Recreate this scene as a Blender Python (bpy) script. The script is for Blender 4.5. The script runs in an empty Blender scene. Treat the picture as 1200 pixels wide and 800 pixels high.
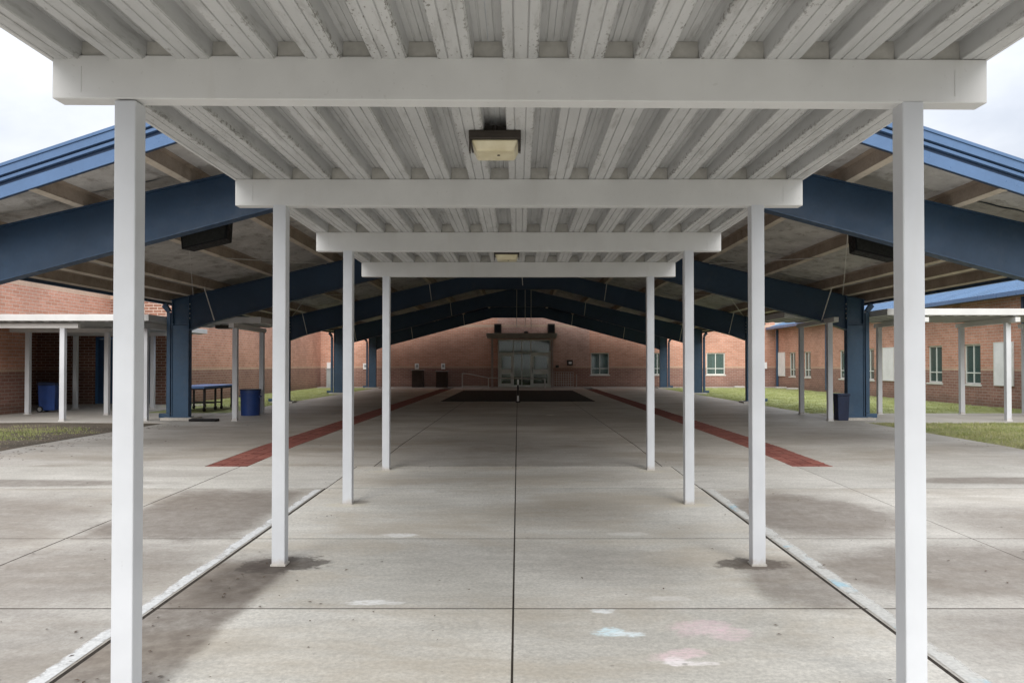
import bpy, bmesh, math, random
from mathutils import Vector, Matrix
random.seed(7)
S = bpy.context.scene
COL = S.collection
R = math.radians

# ------------------------------------------------------------------ camera
FPX = 900.0                      # focal length in pixels of the 1200 px wide photograph
CZ = 1.41
cd = bpy.data.cameras.new('camera'); cam = bpy.data.objects.new('camera', cd); COL.objects.link(cam)
cd.sensor_width = 36; cd.lens = FPX/1200*36
cam.location = (0, 0, CZ); cam.rotation_euler = (R(90+0.79), 0, 0)
cd.shift_x = -7/1200; cd.shift_y = 14.6/1200
cd.clip_start = 0.05; cd.clip_end = 2000
S.camera = cam

# ------------------------------------------------------------------ world, sun, exposure
SUN_EL = R(34)
w = bpy.data.worlds.new('World'); S.world = w; w.use_nodes = True
nt = w.node_tree; nt.nodes.clear()
out = nt.nodes.new('ShaderNodeOutputWorld'); bg = nt.nodes.new('ShaderNodeBackground')
sky = nt.nodes.new('ShaderNodeTexSky'); sky.sky_type = 'NISHITA'; sky.sun_disc = False
sky.sun_elevation = SUN_EL; sky.sun_rotation = R(180); sky.dust_density = 3.0
tc = nt.nodes.new('ShaderNodeTexCoord')
mp = nt.nodes.new('ShaderNodeMapping'); mp.inputs['Scale'].default_value = (1.0, 1.0, 2.6)
nz = nt.nodes.new('ShaderNodeTexNoise'); nz.inputs['Scale'].default_value = 2.2; nz.inputs['Detail'].default_value = 7
nz.inputs['Roughness'].default_value = .55; nz.inputs['Distortion'].default_value = .3
cr = nt.nodes.new('ShaderNodeValToRGB')
cr.color_ramp.elements[0].position = .33; cr.color_ramp.elements[0].color = (7.0, 7.45, 8.3, 1)
cr.color_ramp.elements[1].position = .62; cr.color_ramp.elements[1].color = (10.5, 10.7, 11.1, 1)
mx = nt.nodes.new('ShaderNodeMix'); mx.data_type = 'RGBA'; mx.inputs[0].default_value = .9
nt.links.new(tc.outputs['Generated'], mp.inputs['Vector']); nt.links.new(mp.outputs[0], nz.inputs['Vector'])
nt.links.new(nz.outputs['Fac'], cr.inputs['Fac'])
nt.links.new(sky.outputs['Color'], mx.inputs[6]); nt.links.new(cr.outputs['Color'], mx.inputs[7])
# standard overcast sky: brighter towards the zenith than near the horizon
sx_ = nt.nodes.new('ShaderNodeSeparateXYZ'); nt.links.new(tc.outputs['Generated'], sx_.inputs[0])
cl_ = nt.nodes.new('ShaderNodeClamp'); nt.links.new(sx_.outputs[2], cl_.inputs[0])
ma_ = nt.nodes.new('ShaderNodeMath'); ma_.operation = 'MULTIPLY_ADD'; nt.links.new(cl_.outputs[0], ma_.inputs[0])
ma_.inputs[1].default_value = .58; ma_.inputs[2].default_value = .42
vs_ = nt.nodes.new('ShaderNodeVectorMath'); vs_.operation = 'SCALE'
nt.links.new(mx.outputs[2], vs_.inputs[0]); nt.links.new(ma_.outputs[0], vs_.inputs['Scale'])
nt.links.new(vs_.outputs[0], bg.inputs['Color']); nt.links.new(bg.outputs[0], out.inputs['Surface'])
bg.inputs['Strength'].default_value = 0.090
sd = bpy.data.lights.new('sun', 'SUN'); so = bpy.data.objects.new('sun', sd); COL.objects.link(so)
sd.energy = 1.5; sd.angle = R(55); sd.color = (1, .96, .9)
so.rotation_euler = Vector((0, math.cos(SUN_EL), -math.sin(SUN_EL))).to_track_quat('-Z', 'Y').to_euler()
so.location = (0, -20, 30)
S.view_settings.view_transform = 'Standard'; S.view_settings.look = 'None'
S.view_settings.gamma = 1; S.view_settings.use_curve_mapping = False
S.view_settings.exposure = 1.2
try:
    S.cycles.use_denoising = True; S.cycles.max_bounces = 10; S.cycles.diffuse_bounces = 8
    S.cycles.transparent_max_bounces = 12; S.cycles.sample_clamp_indirect = 8
except Exception: pass

# ------------------------------------------------------------------ materials
class G:
    """tiny node-graph helper round one material"""
    def __init__(s, name, rough=.7, spec=.35):
        s.m = bpy.data.materials.new(name); s.m.use_nodes = True
        s.t = s.m.node_tree; s.b = s.t.nodes['Principled BSDF']; s.o = s.t.nodes['Material Output']
        s.b.inputs['Roughness'].default_value = rough; s.b.inputs['Specular IOR Level'].default_value = spec
    def n(s, kind, **kw):
        x = s.t.nodes.new('ShaderNode'+kind)
        for k, v in kw.items(): setattr(x, k, v)
        return x
    def put(s, sock, v):
        if hasattr(v, 'is_output'): s.t.links.new(v, sock)
        else:
            if isinstance(v, (tuple, list)) and len(v) == 3 and sock.type == 'RGBA': v = (*v, 1)
            sock.default_value = v
    def pos(s):
        if not hasattr(s, '_p'): s._p = s.n('NewGeometry').outputs['Position']
        return s._p
    def obj(s):
        if not hasattr(s, '_oc'): s._oc = s.n('TexCoord').outputs['Object']
        return s._oc
    def rnd(s):
        if not hasattr(s, '_r'): s._r = s.n('ObjectInfo').outputs['Random']
        return s._r
    def noise(s, scale, detail=4, rough=.55, vec=None, stretch=None, dist=0):
        x = s.n('TexNoise'); v = vec if vec is not None else s.pos()
        if stretch:
            m = s.n('Mapping'); s.put(m.inputs['Vector'], v); m.inputs['Scale'].default_value = stretch; v = m.outputs[0]
        s.put(x.inputs['Vector'], v); x.inputs['Scale'].default_value = scale; x.inputs['Detail'].default_value = detail
        x.inputs['Roughness'].default_value = rough; x.inputs['Distortion'].default_value = dist
        return x.outputs['Fac']
    def rng(s, v, a, b, c=0., d=1.):
        x = s.n('MapRange'); x.interpolation_type = 'SMOOTHSTEP'
        s.put(x.inputs[0], v)
        for i, q in enumerate((a, b, c, d)): x.inputs[i+1].default_value = q
        return x.outputs[0]
    def math(s, op, a, b=0., c=None):
        x = s.n('Math', operation=op); s.put(x.inputs[0], a); s.put(x.inputs[1], b)
        if c is not None: s.put(x.inputs[2], c)
        return x.outputs[0]
    def mix(s, f, a, b, mode='MIX'):
        x = s.n('Mix', data_type='RGBA', blend_type=mode); s.put(x.inputs[0], f); s.put(x.inputs[6], a); s.put(x.inputs[7], b)
        return x.outputs[2]
    def col(s, v): s.put(s.b.inputs['Base Color'], v)
    def bump(s, h, strength=.3, dist=.01):
        x = s.n('Bump'); s.put(x.inputs['Height'], h); x.inputs['Strength'].default_value = strength
        x.inputs['Distance'].default_value = dist; s.t.links.new(x.outputs[0], s.b.inputs['Normal'])
    def ellipse(s, cx, cy, rx, ry, rot=0, soft=.35, wob=None, amp=.5, box=False):
        m = s.n('Mapping', vector_type='TEXTURE'); s.put(m.inputs['Vector'], s.pos())
        m.inputs['Location'].default_value = (cx, cy, 0); m.inputs['Rotation'].default_value = (0, 0, rot)
        m.inputs['Scale'].default_value = (rx, ry, 1000)
        if box:
            ab = s.n('VectorMath', operation='ABSOLUTE'); s.t.links.new(m.outputs[0], ab.inputs[0])
            sp = s.n('SeparateXYZ'); s.t.links.new(ab.outputs[0], sp.inputs[0]); d = s.math('SMOOTH_MAX', sp.outputs[0], sp.outputs[1], .15)
        else:
            l = s.n('VectorMath', operation='LENGTH'); s.t.links.new(m.outputs[0], l.inputs[0])
            d = l.outputs['Value']
        if wob is not None: d = s.math('ADD', d, s.math('MULTIPLY', s.math('SUBTRACT', wob, .5), amp))
        return s.rng(d, 1-soft, 1+soft, 1, 0)

def worn(name, c, rough=.5, var=.12, scale=3.0, spec=.4, dirt=None, dirt_amt=.3, metal=0, bump=0):
    """painted or plain surface with broad tone drift, fine grain and some dirt"""
    g = G(name, rough, spec)
    a = g.rng(g.noise(scale, 5), .3, .7, 1-var, 1+var)
    col = g.mix(1, c, g.n('CombineColor').outputs[0] if False else a, 'MULTIPLY')
    f = g.rng(g.noise(scale*14, 3), .3, .75, 1-var*.5, 1+var*.4)
    col = g.mix(1, col, f, 'MULTIPLY')
    if dirt: col = g.mix(g.math('MULTIPLY', g.rng(g.noise(scale*2.3, 8, .7), .52, .72), dirt_amt), col, dirt)
    g.col(col); g.b.inputs['Metallic'].default_value = metal
    g.put(g.b.inputs['Roughness'], g.rng(g.noise(scale*5, 3), .3, .7, max(.05, rough-.1), min(1, rough+.12)))
    if bump: g.bump(g.noise(scale*30, 4), bump, .004)
    return g.m

def white_paint(name, c, specks=.0, streak=.2, foot=0):
    g = G(name, .42, .4)
    a = g.rng(g.noise(1.7, 5), .3, .7, .93, 1.05)
    col = g.mix(1, c, a, 'MULTIPLY')
    st = g.rng(g.noise(6, 6, .65, stretch=(1, 1, .12)), .54, .74)
    col = g.mix(g.math('MULTIPLY', st, streak), col, (.42, .39, .33))
    sp = g.rng(g.noise(46, 2, .5), .69, .745)
    col = g.mix(g.math('MULTIPLY', sp, specks), col, (.2, .18, .15))
    if foot:                               # rust and mower scuffs low on the post
        zz = g.n('SeparateXYZ'); g.put(zz.inputs[0], g.obj())
        h = g.math('ADD', zz.outputs[2], g.math('MULTIPLY', g.noise(14, 6, .7), .16))
        col = g.mix(g.math('MULTIPLY', g.rng(h, .09, .16, 1, 0), foot), col, (.33, .24, .15))
        sc = g.rng(g.noise(13, 7, .75, stretch=(1, 1, .35)), .66, .72)
        col = g.mix(g.math('MULTIPLY', sc, .35), col, (.3, .29, .28))
    g.col(col); g.bump(g.noise(9, 3), .05, .01)
    return g.m

def pan_paint():
    g = G('pan_paint', .5, .35)
    sep = g.n('SeparateXYZ'); g.put(sep.inputs[0], g.obj())
    ax = g.math('ABSOLUTE', sep.outputs[0])
    edge = g.math('MULTIPLY', g.rng(ax, .045, .08), g.math('LESS_THAN', ax, .083))   # close to the folded corner of the rib
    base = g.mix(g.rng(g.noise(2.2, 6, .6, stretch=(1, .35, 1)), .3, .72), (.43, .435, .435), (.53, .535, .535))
    streak = g.rng(g.noise(16, 6, .7, stretch=(1, .16, 1)), .5, .72)
    col = g.mix(g.math('MULTIPLY', streak, .6), base, (.24, .235, .225))
    sp = g.noise(62, 4, .65, stretch=(1, .5, 1))
    thr = g.math('SUBTRACT', .645, g.math('MULTIPLY', edge, .1))
    m = g.math('MULTIPLY', g.math('MULTIPLY', g.math('GREATER_THAN', sp, thr), .75), g.math('LESS_THAN', ax, .083))
    patch = g.rng(g.noise(1.3, 4), .36, .6)
    col = g.mix(g.math('MULTIPLY', m, patch), col, (.13, .12, .105))
    g.col(col); g.bump(g.noise(30, 4), .06, .005)
    return g.m

def concrete(name, c1, c2, stains=(), marks=(), rough=.85, brown=None):
    g = G(name, rough, .3)
    wob = g.noise(2.6, 9, .72)
    wob2 = g.noise(9, 5, .65)
    base = g.mix(g.rng(g.noise(.55, 7, .62), .33, .68), c1, c2)
    base = g.mix(1, base, g.rng(g.rnd(), 0, 1, .93, 1.06), 'MULTIPLY')
    base = g.mix(1, base, g.rng(g.noise(38, 6, .78), .25, .75, .76, 1.2), 'MULTIPLY')
    base = g.mix(1, base, g.rng(g.noise(5, 6, .7, stretch=(.35, 1.6, 1)), .3, .72, .9, 1.07), 'MULTIPLY')
    if brown:
        base = g.mix(g.math('MULTIPLY', g.rng(g.noise(.8, 6, .7, stretch=(.5, 1.2, 1), dist=.4), .42, .66), brown[1]), base, brown[0])
    for (cx, cy, rx, ry, rot, strength, sc, soft, amp, *bx) in stains:
        e = g.ellipse(cx, cy, rx, ry, R(rot), soft, wob2 if sc == STD else wob, amp, bool(bx))
        e = g.math('MULTIPLY', e, g.rng(wob2, .25, .7, strength*.72, strength))
        base = g.mix(e, base, sc)
    ct = g.noise(34, 5, .75, stretch=(.5, 1.6, 1)) if marks else None
    def chalk_tex(st): return g.rng(ct, .34, .6, st*.25, st)
    for (cx, cy, rx, ry, rot, strength, sc) in marks:
        e = g.ellipse(cx, cy, rx, ry, R(rot), .3, wob2, 1.9)
        e = g.math('MULTIPLY', e, chalk_tex(strength))
        base = g.mix(e, base, sc)
    sp = g.math('GREATER_THAN', g.noise(70, 2, .5), .735)
    base = g.mix(g.math('MULTIPLY', sp, .4), base, (.08, .07, .06))
    vo = g.n('TexVoronoi'); g.put(vo.inputs['Vector'], g.pos()); vo.inputs['Scale'].default_value = 2.6; vo.inputs['Randomness'].default_value = 1
    gum = g.rng(g.math('ADD', vo.outputs['Distance'], g.math('MULTIPLY', wob2, .05)), .055, .075, 1, 0)
    base = g.mix(g.math('MULTIPLY', gum, .34), base, (.1, .09, .08))
    pits = g.math('GREATER_THAN', g.noise(24, 5, .7), .71)
    base = g.mix(g.math('MULTIPLY', pits, .22), base, (.12, .1, .085))
    g.col(base)
    g.put(g.b.inputs['Roughness'], g.rng(wob, .3, .7, rough-.12, rough+.06))
    g.bump(g.noise(85, 5, .7), .28, .004)
    return g.m

def brick(name, up, up2, low, low2, split, band=None):
    """running-bond brick, UV in metres: darker below the light course at height split"""
    g = G(name, .85, .25)
    uv = g.n('UVMap').outputs['UV']
    sep = g.n('SeparateXYZ'); g.put(sep.inputs[0], uv)
    z = sep.outputs[1]
    def bt(c1, c2, mortar):
        b = g.n('TexBrick'); g.put(b.inputs['Vector'], uv)
        b.inputs['Scale'].default_value = 1; b.inputs['Brick Width'].default_value = .305
        b.inputs['Row Height'].default_value = .1016; b.inputs['Mortar Size'].default_value = .0085
        b.inputs['Mortar Smooth'].default_value = .2; b.inputs['Bias'].default_value = 0
        g.put(b.inputs['Color1'], c1); g.put(b.inputs['Color2'], c2); g.put(b.inputs['Mortar'], mortar)
        return b
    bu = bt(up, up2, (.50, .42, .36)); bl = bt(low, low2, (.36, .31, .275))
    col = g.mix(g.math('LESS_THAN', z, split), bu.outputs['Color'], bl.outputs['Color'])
    for z0, z1, c in (band or []):
        f = g.math('MULTIPLY', g.math('GREATER_THAN', z, z0), g.math('LESS_THAN', z, z1))
        col = g.mix(f, col, c)
    col = g.mix(1, col, g.rng(g.noise(.6, 6, .65), .3, .7, .86, 1.12), 'MULTIPLY')
    col = g.mix(1, col, g.rng(g.noise(18, 4, .7), .25, .75, .86, 1.13), 'MULTIPLY')
    # damp and soil splash just above the ground, ragged along its top
    splash = g.math('MULTIPLY', g.rng(g.math('ADD', z, g.math('MULTIPLY', g.noise(1.8, 5), .5)), .35, .62, 1, 0), .35)
    col = g.mix(splash, col, (.11, .085, .065))
    g.col(col)
    g.bump(bu.outputs['Fac'], -.5, .008)
    return g.m

def grass_mat(name, c1, c2, c3):
    g = G(name, .8, .2)
    c = g.mix(g.rng(g.noise(1.1, 5, .6), .35, .65), c1, c2)
    c = g.mix(g.rng(g.noise(26, 3, .6), .5, .68), c, c3)
    g.col(c); g.bump(g.noise(60, 4, .7), .6, .02)
    return g.m

def paint_chalk(name, c, lo, hi, c2=None, top=1.0):
    g = G(name, .9, .2)
    col = g.mix(g.rng(g.noise(2.3, 4), .54, .66), c, c2) if c2 else c
    col = g.mix(1, col, g.rng(g.noise(40, 3), .3, .7, .86, 1.08), 'MULTIPLY')
    g.col(col)
    sep = g.n('SeparateXYZ'); g.put(sep.inputs[0], g.n('UVMap').outputs['UV'])
    f = g.math('ADD', g.noise(4, 4, .6), g.math('MULTIPLY', g.noise(30, 8, .75), .55))
    f = g.math('SUBTRACT', f, g.math('MULTIPLY', g.math('POWER', sep.outputs[0], 4), .42))
    f = g.rng(f, lo, hi, 0, top)
    tr = g.n('BsdfTransparent'); ms = g.n('MixShader')
    g.t.links.new(f, ms.inputs[0]); g.t.links.new(tr.outputs[0], ms.inputs[1]); g.t.links.new(g.b.outputs[0], ms.inputs[2])
    g.t.links.new(ms.outputs[0], g.o.inputs['Surface'])
    return g.m

def glass_mat(name, tint, through=.5, refl=.7):
    g = G(name, .06, .5)
    g.col(tint)
    tr = g.n('BsdfTransparent'); tr.inputs[0].default_value = (.7, .78, .74, 1); ms = g.n('MixShader'); ms.inputs[0].default_value = through
    gl = g.n('BsdfGlossy'); gl.inputs['Roughness'].default_value = .03; gl.inputs['Color'].default_value = (.8, .85, .85, 1)
    lw = g.n('LayerWeight'); lw.inputs['Blend'].default_value = .25
    g.t.links.new(g.b.outputs[0], ms.inputs[1]); g.t.links.new(tr.outputs[0], ms.inputs[2])
    ms2 = g.n('MixShader'); g.t.links.new(g.math('ADD', g.math('MULTIPLY', lw.outputs['Fresnel'], refl), .03), ms2.inputs[0])
    g.t.links.new(ms.outputs[0], ms2.inputs[1]); g.t.links.new(gl.outputs[0], ms2.inputs[2])
    g.t.links.new(ms2.outputs[0], g.o.inputs['Surface'])
    return g.m

def insulation():
    g = G('insulation_facing', .75, .25)
    c = g.mix(g.rng(g.noise(1.6, 6, .6), .3, .7), (.42, .41, .395), (.60, .585, .565))
    c = g.mix(g.math('MULTIPLY', g.rng(g.noise(5, 6, .7, stretch=(1, .4, 1)), .5, .66), .55), c, (.2, .175, .15))
    g.col(c); g.bump(g.noise(4.5, 5, .6, dist=.8), .7, .05)
    return g.m

STB = (.135, .108, .088); STD = (.06, .048, .04)
M = {}
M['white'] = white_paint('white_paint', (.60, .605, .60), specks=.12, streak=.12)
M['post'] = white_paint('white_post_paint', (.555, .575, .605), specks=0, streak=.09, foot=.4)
M['pan'] = pan_paint()
M['closure'] = worn('closure_metal', (.42, .41, .38), .6, .12)
near_stains = [
    (-2.3, 3.5, .56, 2.62, 0, .84, STB, .1, .3, 1),          # drip line left of the walk
    (-1.80, 5.90, .33, .22, 15, .9, STD, .2, 1.9),
    (-1.95, 5.5, .3, .5, 0, .5, STD, .4, .5),
    (1.80, 5.93, .27, .16, 0, .9, STD, .2, 1.9),
    (1.98, 5.45, .36, .6, 0, .7, STB, .3, .9),
    (-.05, 6.2, .9, .5, 0, .16, STB, .5, .7),
    (.75, 5.9, .6, .5, 0, .26, STB, .5, .7),
    (.55, 7.9, .7, .6, 0, .28, STB, .5, .7),
    (-1.0, 9.9, 1.2, .5, 0, .2, STB, .5, .7), (1.2, 10.2, 1.0, .5, 0, .2, STB, .5, .7),
    (-1.83, 8.2, .23, .12, 0, .5, (.6, .55, .43), .3, .4), (1.83, 8.2, .23, .12, 0, .5, (.6, .55, .43), .3, .4),
    (-1.74, 8.36, .12, .09, 0, .6, STB, .4, .4),
    (-1.83, 10.5, .2, .12, 0, .4, (.6, .55, .43), .3, .4), (1.83, 10.5, .2, .12, 0, .4, (.6, .55, .43), .3, .4),
]
chalks = [
    (.535, 4.49, .11, .065, 0, 1, (.74, .90, .95)), (.63, 4.46, .08, .05, 0, 1, (.84, .93, .96)),
    (.54, 4.86, .07, .045, 0, .9, (.88, .9, .9)), (.50, 4.84, .03, .02, 0, .8, (.88, .9, .9)),
    (1.09, 4.56, .17, .12, 25, .42, (.88, .62, .70)), (1.22, 4.46, .13, .09, 25, .4, (.86, .64, .7)),
    (.85, 4.15, .15, .07, 10, .62, (.92, .70, .75)), (.9, 4.04, .13, .03, 0, .75, (.92, .88, .88)), (.83, 4.07, .05, .06, 0, .7, (.92, .86, .87)),
    (-.98, 5.02, .14, .05, 5, .95, (.85, .85, .83)), (-.82, 5.0, .08, .03, 5, .7, (.82, .82, .8)),
    (.98, 5.1, .14, .05, 0, .5, (.8, .78, .75)),
    (-1.05, 6.85, .15, .07, 0, .9, (.84, .84, .82)), (1.0, 6.9, .18, .06, 0, .45, (.8, .79, .75)),
    (-1.1, 9.0, .14, .08, 0, .5, (.75, .75, .73)), (-.3, 10.4, .3, .12, 0, .35, (.68, .67, .64)), (1.4, 10.3, .25, .1, 0, .35, (.68, .67, .64)),
]
M['walk'] = concrete('concrete_walk', (.545, .525, .475), (.64, .62, .57), near_stains, chalks, brown=((.45, .385, .295), .55))
side_stains = [
    (-3.2, 7.85, .72, 1.15, 0, .74, STB, .2, .75, 1), (-5.6, 7.2, 1.5, 1.6, 0, .55, STB, .4, .9),
    (-3.3, 5.75, .85, .9, 0, .55, STB, .4, .8), (-2.9, 4.2, .7, .65, 0, .35, STB, .5, .6),
    (-6.6, 9.55, 2.0, .28, 0, .68, STB, .3, .6), (-8.0, 7.6, 1.0, 1.6, 0, .5, STB, .4, .7),
    (-5.0, 5.6, 1.2, .8, 0, .45, STB, .4, .6), (-4.6, 10.3, .7, .3, 0, .3, STB, .5, .6),
    (2.95, 7.75, .82, 1.0, 0, .72, STB, .25, .8), (5.0, 7.4, .95, .8, 0, .5, STB, .35, .6),
    (3.7, 5.75, 1.5, .72, 0, .66, STB, .3, .85), (5.6, 5.6, 1.3, .6, 0, .5, STB, .4, .8),
    (6.3, 9.75, 1.5, .26, 0, .68, STB, .3, .6), (3.4, 4.4, .9, .5, 0, .5, STB, .5, .6), (6.9, 7.6, 1.2, .7, 0, .4, STB, .4, .6),
]
M['side'] = concrete('concrete_apron', (.43, .41, .375), (.53, .51, .47), side_stains, brown=((.31, .27, .22), .5))
M['pav'] = concrete('concrete_pavilion_floor', (.44, .42, .385), (.53, .51, .475), [
    (-1.2, 13.5, 3.2, 1.6, 0, .3, STB, .5, .8), (2.0, 19, 3, 3, 0, .3, STB, .5, .8), (-3, 26, 3, 4, 0, .35, STB, .5, .8),
    (-5.5, 14.2, 1.6, 1.6, 0, .3, STB, .5, .8), (5.8, 15, 1.5, 1.5, 0, .25, STB, .5, .8)],
    [(-2.0, 16.2, .5, .2, 0, .4, (.6, .59, .56)), (1.3, 14.5, .6, .2, 0, .3, (.6, .59, .56)), (.9, 21.5, .12, .1, 0, .9, (.85, .83, .7))],
    rough=.6, brown=((.28, .24, .19), .55))
M['slab'] = concrete('concrete_plain', (.40, .38, .35), (.49, .47, .43), rough=.85)
M['soil'] = grass_mat('joint_soil', (.038, .031, .025), (.055, .045, .036), (.026, .021, .017))
M['dirt'] = grass_mat('lawn_soil', (.10, .085, .065), (.15, .125, .095), (.05, .042, .035))
M['lawnbase'] = grass_mat('lawn_ground', (.22, .235, .10), (.29, .275, .145), (.14, .155, .06))
M['lawnfar'] = grass_mat('lawn_ground_green', (.27, .31, .13), (.33, .35, .165), (.21, .25, .105))
M['blade'] = grass_mat('grass_blades', (.21, .26, .085), (.32, .335, .14), (.44, .40, .24))
M['bladefar'] = grass_mat('grass_blades_green', (.30, .345, .13), (.38, .41, .18), (.45, .44, .24))
M['leaf'] = worn('dry_leaf', (.09, .06, .04), .8, .4, 20)
M['paver'] = None
g = G('red_paver', .8, .25)
c = g.mix(g.rnd(), (.165, .055, .045), (.26, .10, .08)); c = g.mix(1, c, g.rng(g.noise(30, 5, .7), .25, .75, .75, 1.2), 'MULTIPLY')
c = g.mix(g.math('MULTIPLY', g.rng(g.noise(1.7, 6, .7), .52, .7), .4), c, (.14, .09, .075)); g.col(c); g.bump(g.noise(60, 4), .3, .004); M['paver'] = g.m
BANDC = (.50, .36, .27)
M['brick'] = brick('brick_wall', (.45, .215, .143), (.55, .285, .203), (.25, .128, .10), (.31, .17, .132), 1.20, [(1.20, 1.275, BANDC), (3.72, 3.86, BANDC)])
M['brickbay'] = brick('brick_bay', (.43, .25, .20), (.52, .32, .26), (.25, .128, .10), (.27, .14, .105), 1.20, [(1.20, 1.275, BANDC), (3.72, 3.86, BANDC)])
M['brickdk'] = brick('brick_wall_brown', (.20, .095, .065), (.26, .13, .09), (.14, .068, .05), (.19, .095, .07), 1.20, [(1.20, 1.275, (.3, .2, .15)), (3.72, 3.86, BANDC)])
M['steel'] = worn('navy_steel', (.020, .047, .092), .45, .12, 1.2, dirt=(.05, .07, .1), dirt_amt=.35)
M['steelcol'] = worn('blue_steel', (.033, .075, .135), .45, .12, 1.2, dirt=(.08, .1, .13), dirt_amt=.4)
M['trim'] = worn('blue_trim', (.082, .148, .275), .35, .07, 1.0)
M['trimdk'] = worn('dark_trim_and_gap_shade', (.02, .04, .085), .5, .1)
M['purlin'] = worn('purlin_primer', (.33, .27, .215), .65, .16, 2, dirt=(.14, .1, .075), dirt_amt=.5)
M['flange'] = worn('purlin_flange_bounce', (.62, .55, .46), .6, .12, 2, dirt=(.2, .15, .11), dirt_amt=.4)  # paler than the purlin: bounce light from below put into the colour
M['ins'] = insulation()
M['rod'] = worn('galvanised_rod', (.55, .54, .52), .45, .1)
M['roofm'] = worn('blue_metal_roof', (.115, .195, .32), .4, .1, .8)
M['black'] = worn('black_plastic', (.006, .006, .007), .6, .2, 5, spec=.2)
M['bronze'] = worn('dark_bronze', (.035, .028, .022), .45, .15, 5)
g = G('yellowed_acrylic', .3, .5); c = g.mix(g.rng(g.noise(9, 5), .3, .7), (.62, .55, .36), (.74, .68, .49)); g.col(c)
g.b.inputs['Subsurface Weight'].default_value = .0; M['acrylic'] = g.m
M['binblue'] = worn('blue_plastic', (.01, .04, .17), .45, .12, 4)
M['bindark'] = worn('dark_navy_plastic', (.012, .022, .06), .5, .15, 4)
M['rubber'] = worn('black_rubber', (.01, .011, .01), .75, .25, 6)
M['wheel'] = worn('grey_wheel', (.25, .25, .25), .6, .1, 6)
M['tabletop'] = worn('blue_table', (.12, .24, .52), .4, .06, 3)
M['tableleg'] = worn('black_metal', (.012, .012, .014), .45, .2, 5)
M['mat'] = worn('black_mat', (.008, .012, .012), .9, .3, 1.5)
M['wframe'] = worn('pale_window_frame', (.66, .67, .63), .5, .06)
M['dframe'] = worn('grey_green_aluminium', (.68, .73, .69), .45, .08)
M['pane'] = glass_mat('window_glass', (.10, .16, .15), .35)
M['dglass'] = glass_mat('door_glass', (.03, .04, .036), .55, .3)
M['blind'] = worn('pale_blind', (.5, .62, .58), .7, .08)
M['board'] = worn('white_board', (.78, .78, .78), .5, .05)
M['greybox'] = worn('grey_enamel', (.33, .35, .36), .5, .1)
M['brown'] = worn('brown_cabinet', (.045, .03, .024), .6, .2, 4)
M['canopygrey'] = worn('grey_canopy_metal', (.32, .30, .28), .55, .12, 2)
M['mauve'] = worn('mauve_post_paint', (.36, .31, .29), .55, .1)
M['bluedoor'] = worn('navy_door_paint', (.025, .06, .13), .4, .1, 2)
M['bluedoorframe'] = worn('blue_door_frame', (.05, .13, .27), .4, .1, 2)
M['interior'] = worn('dim_interior', (.55, .58, .47), .8, .2, 1)
M['pinkpaper'] = worn('sign_paper', (.72, .68, .66), .7, .05)
M['chalk_white'] = paint_chalk('worn_white_paint', (.72, .73, .73), .50, .74, None, .85)
M['chalk_blue'] = paint_chalk('worn_pale_blue_paint', (.70, .70, .67), .42, .72, (.45, .70, .82), .72)
M['strip'] = concrete('concrete_light_apron', (.45, .435, .40), (.55, .535, .50), [q for q in side_stains if q[1] > 9.3])

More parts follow.
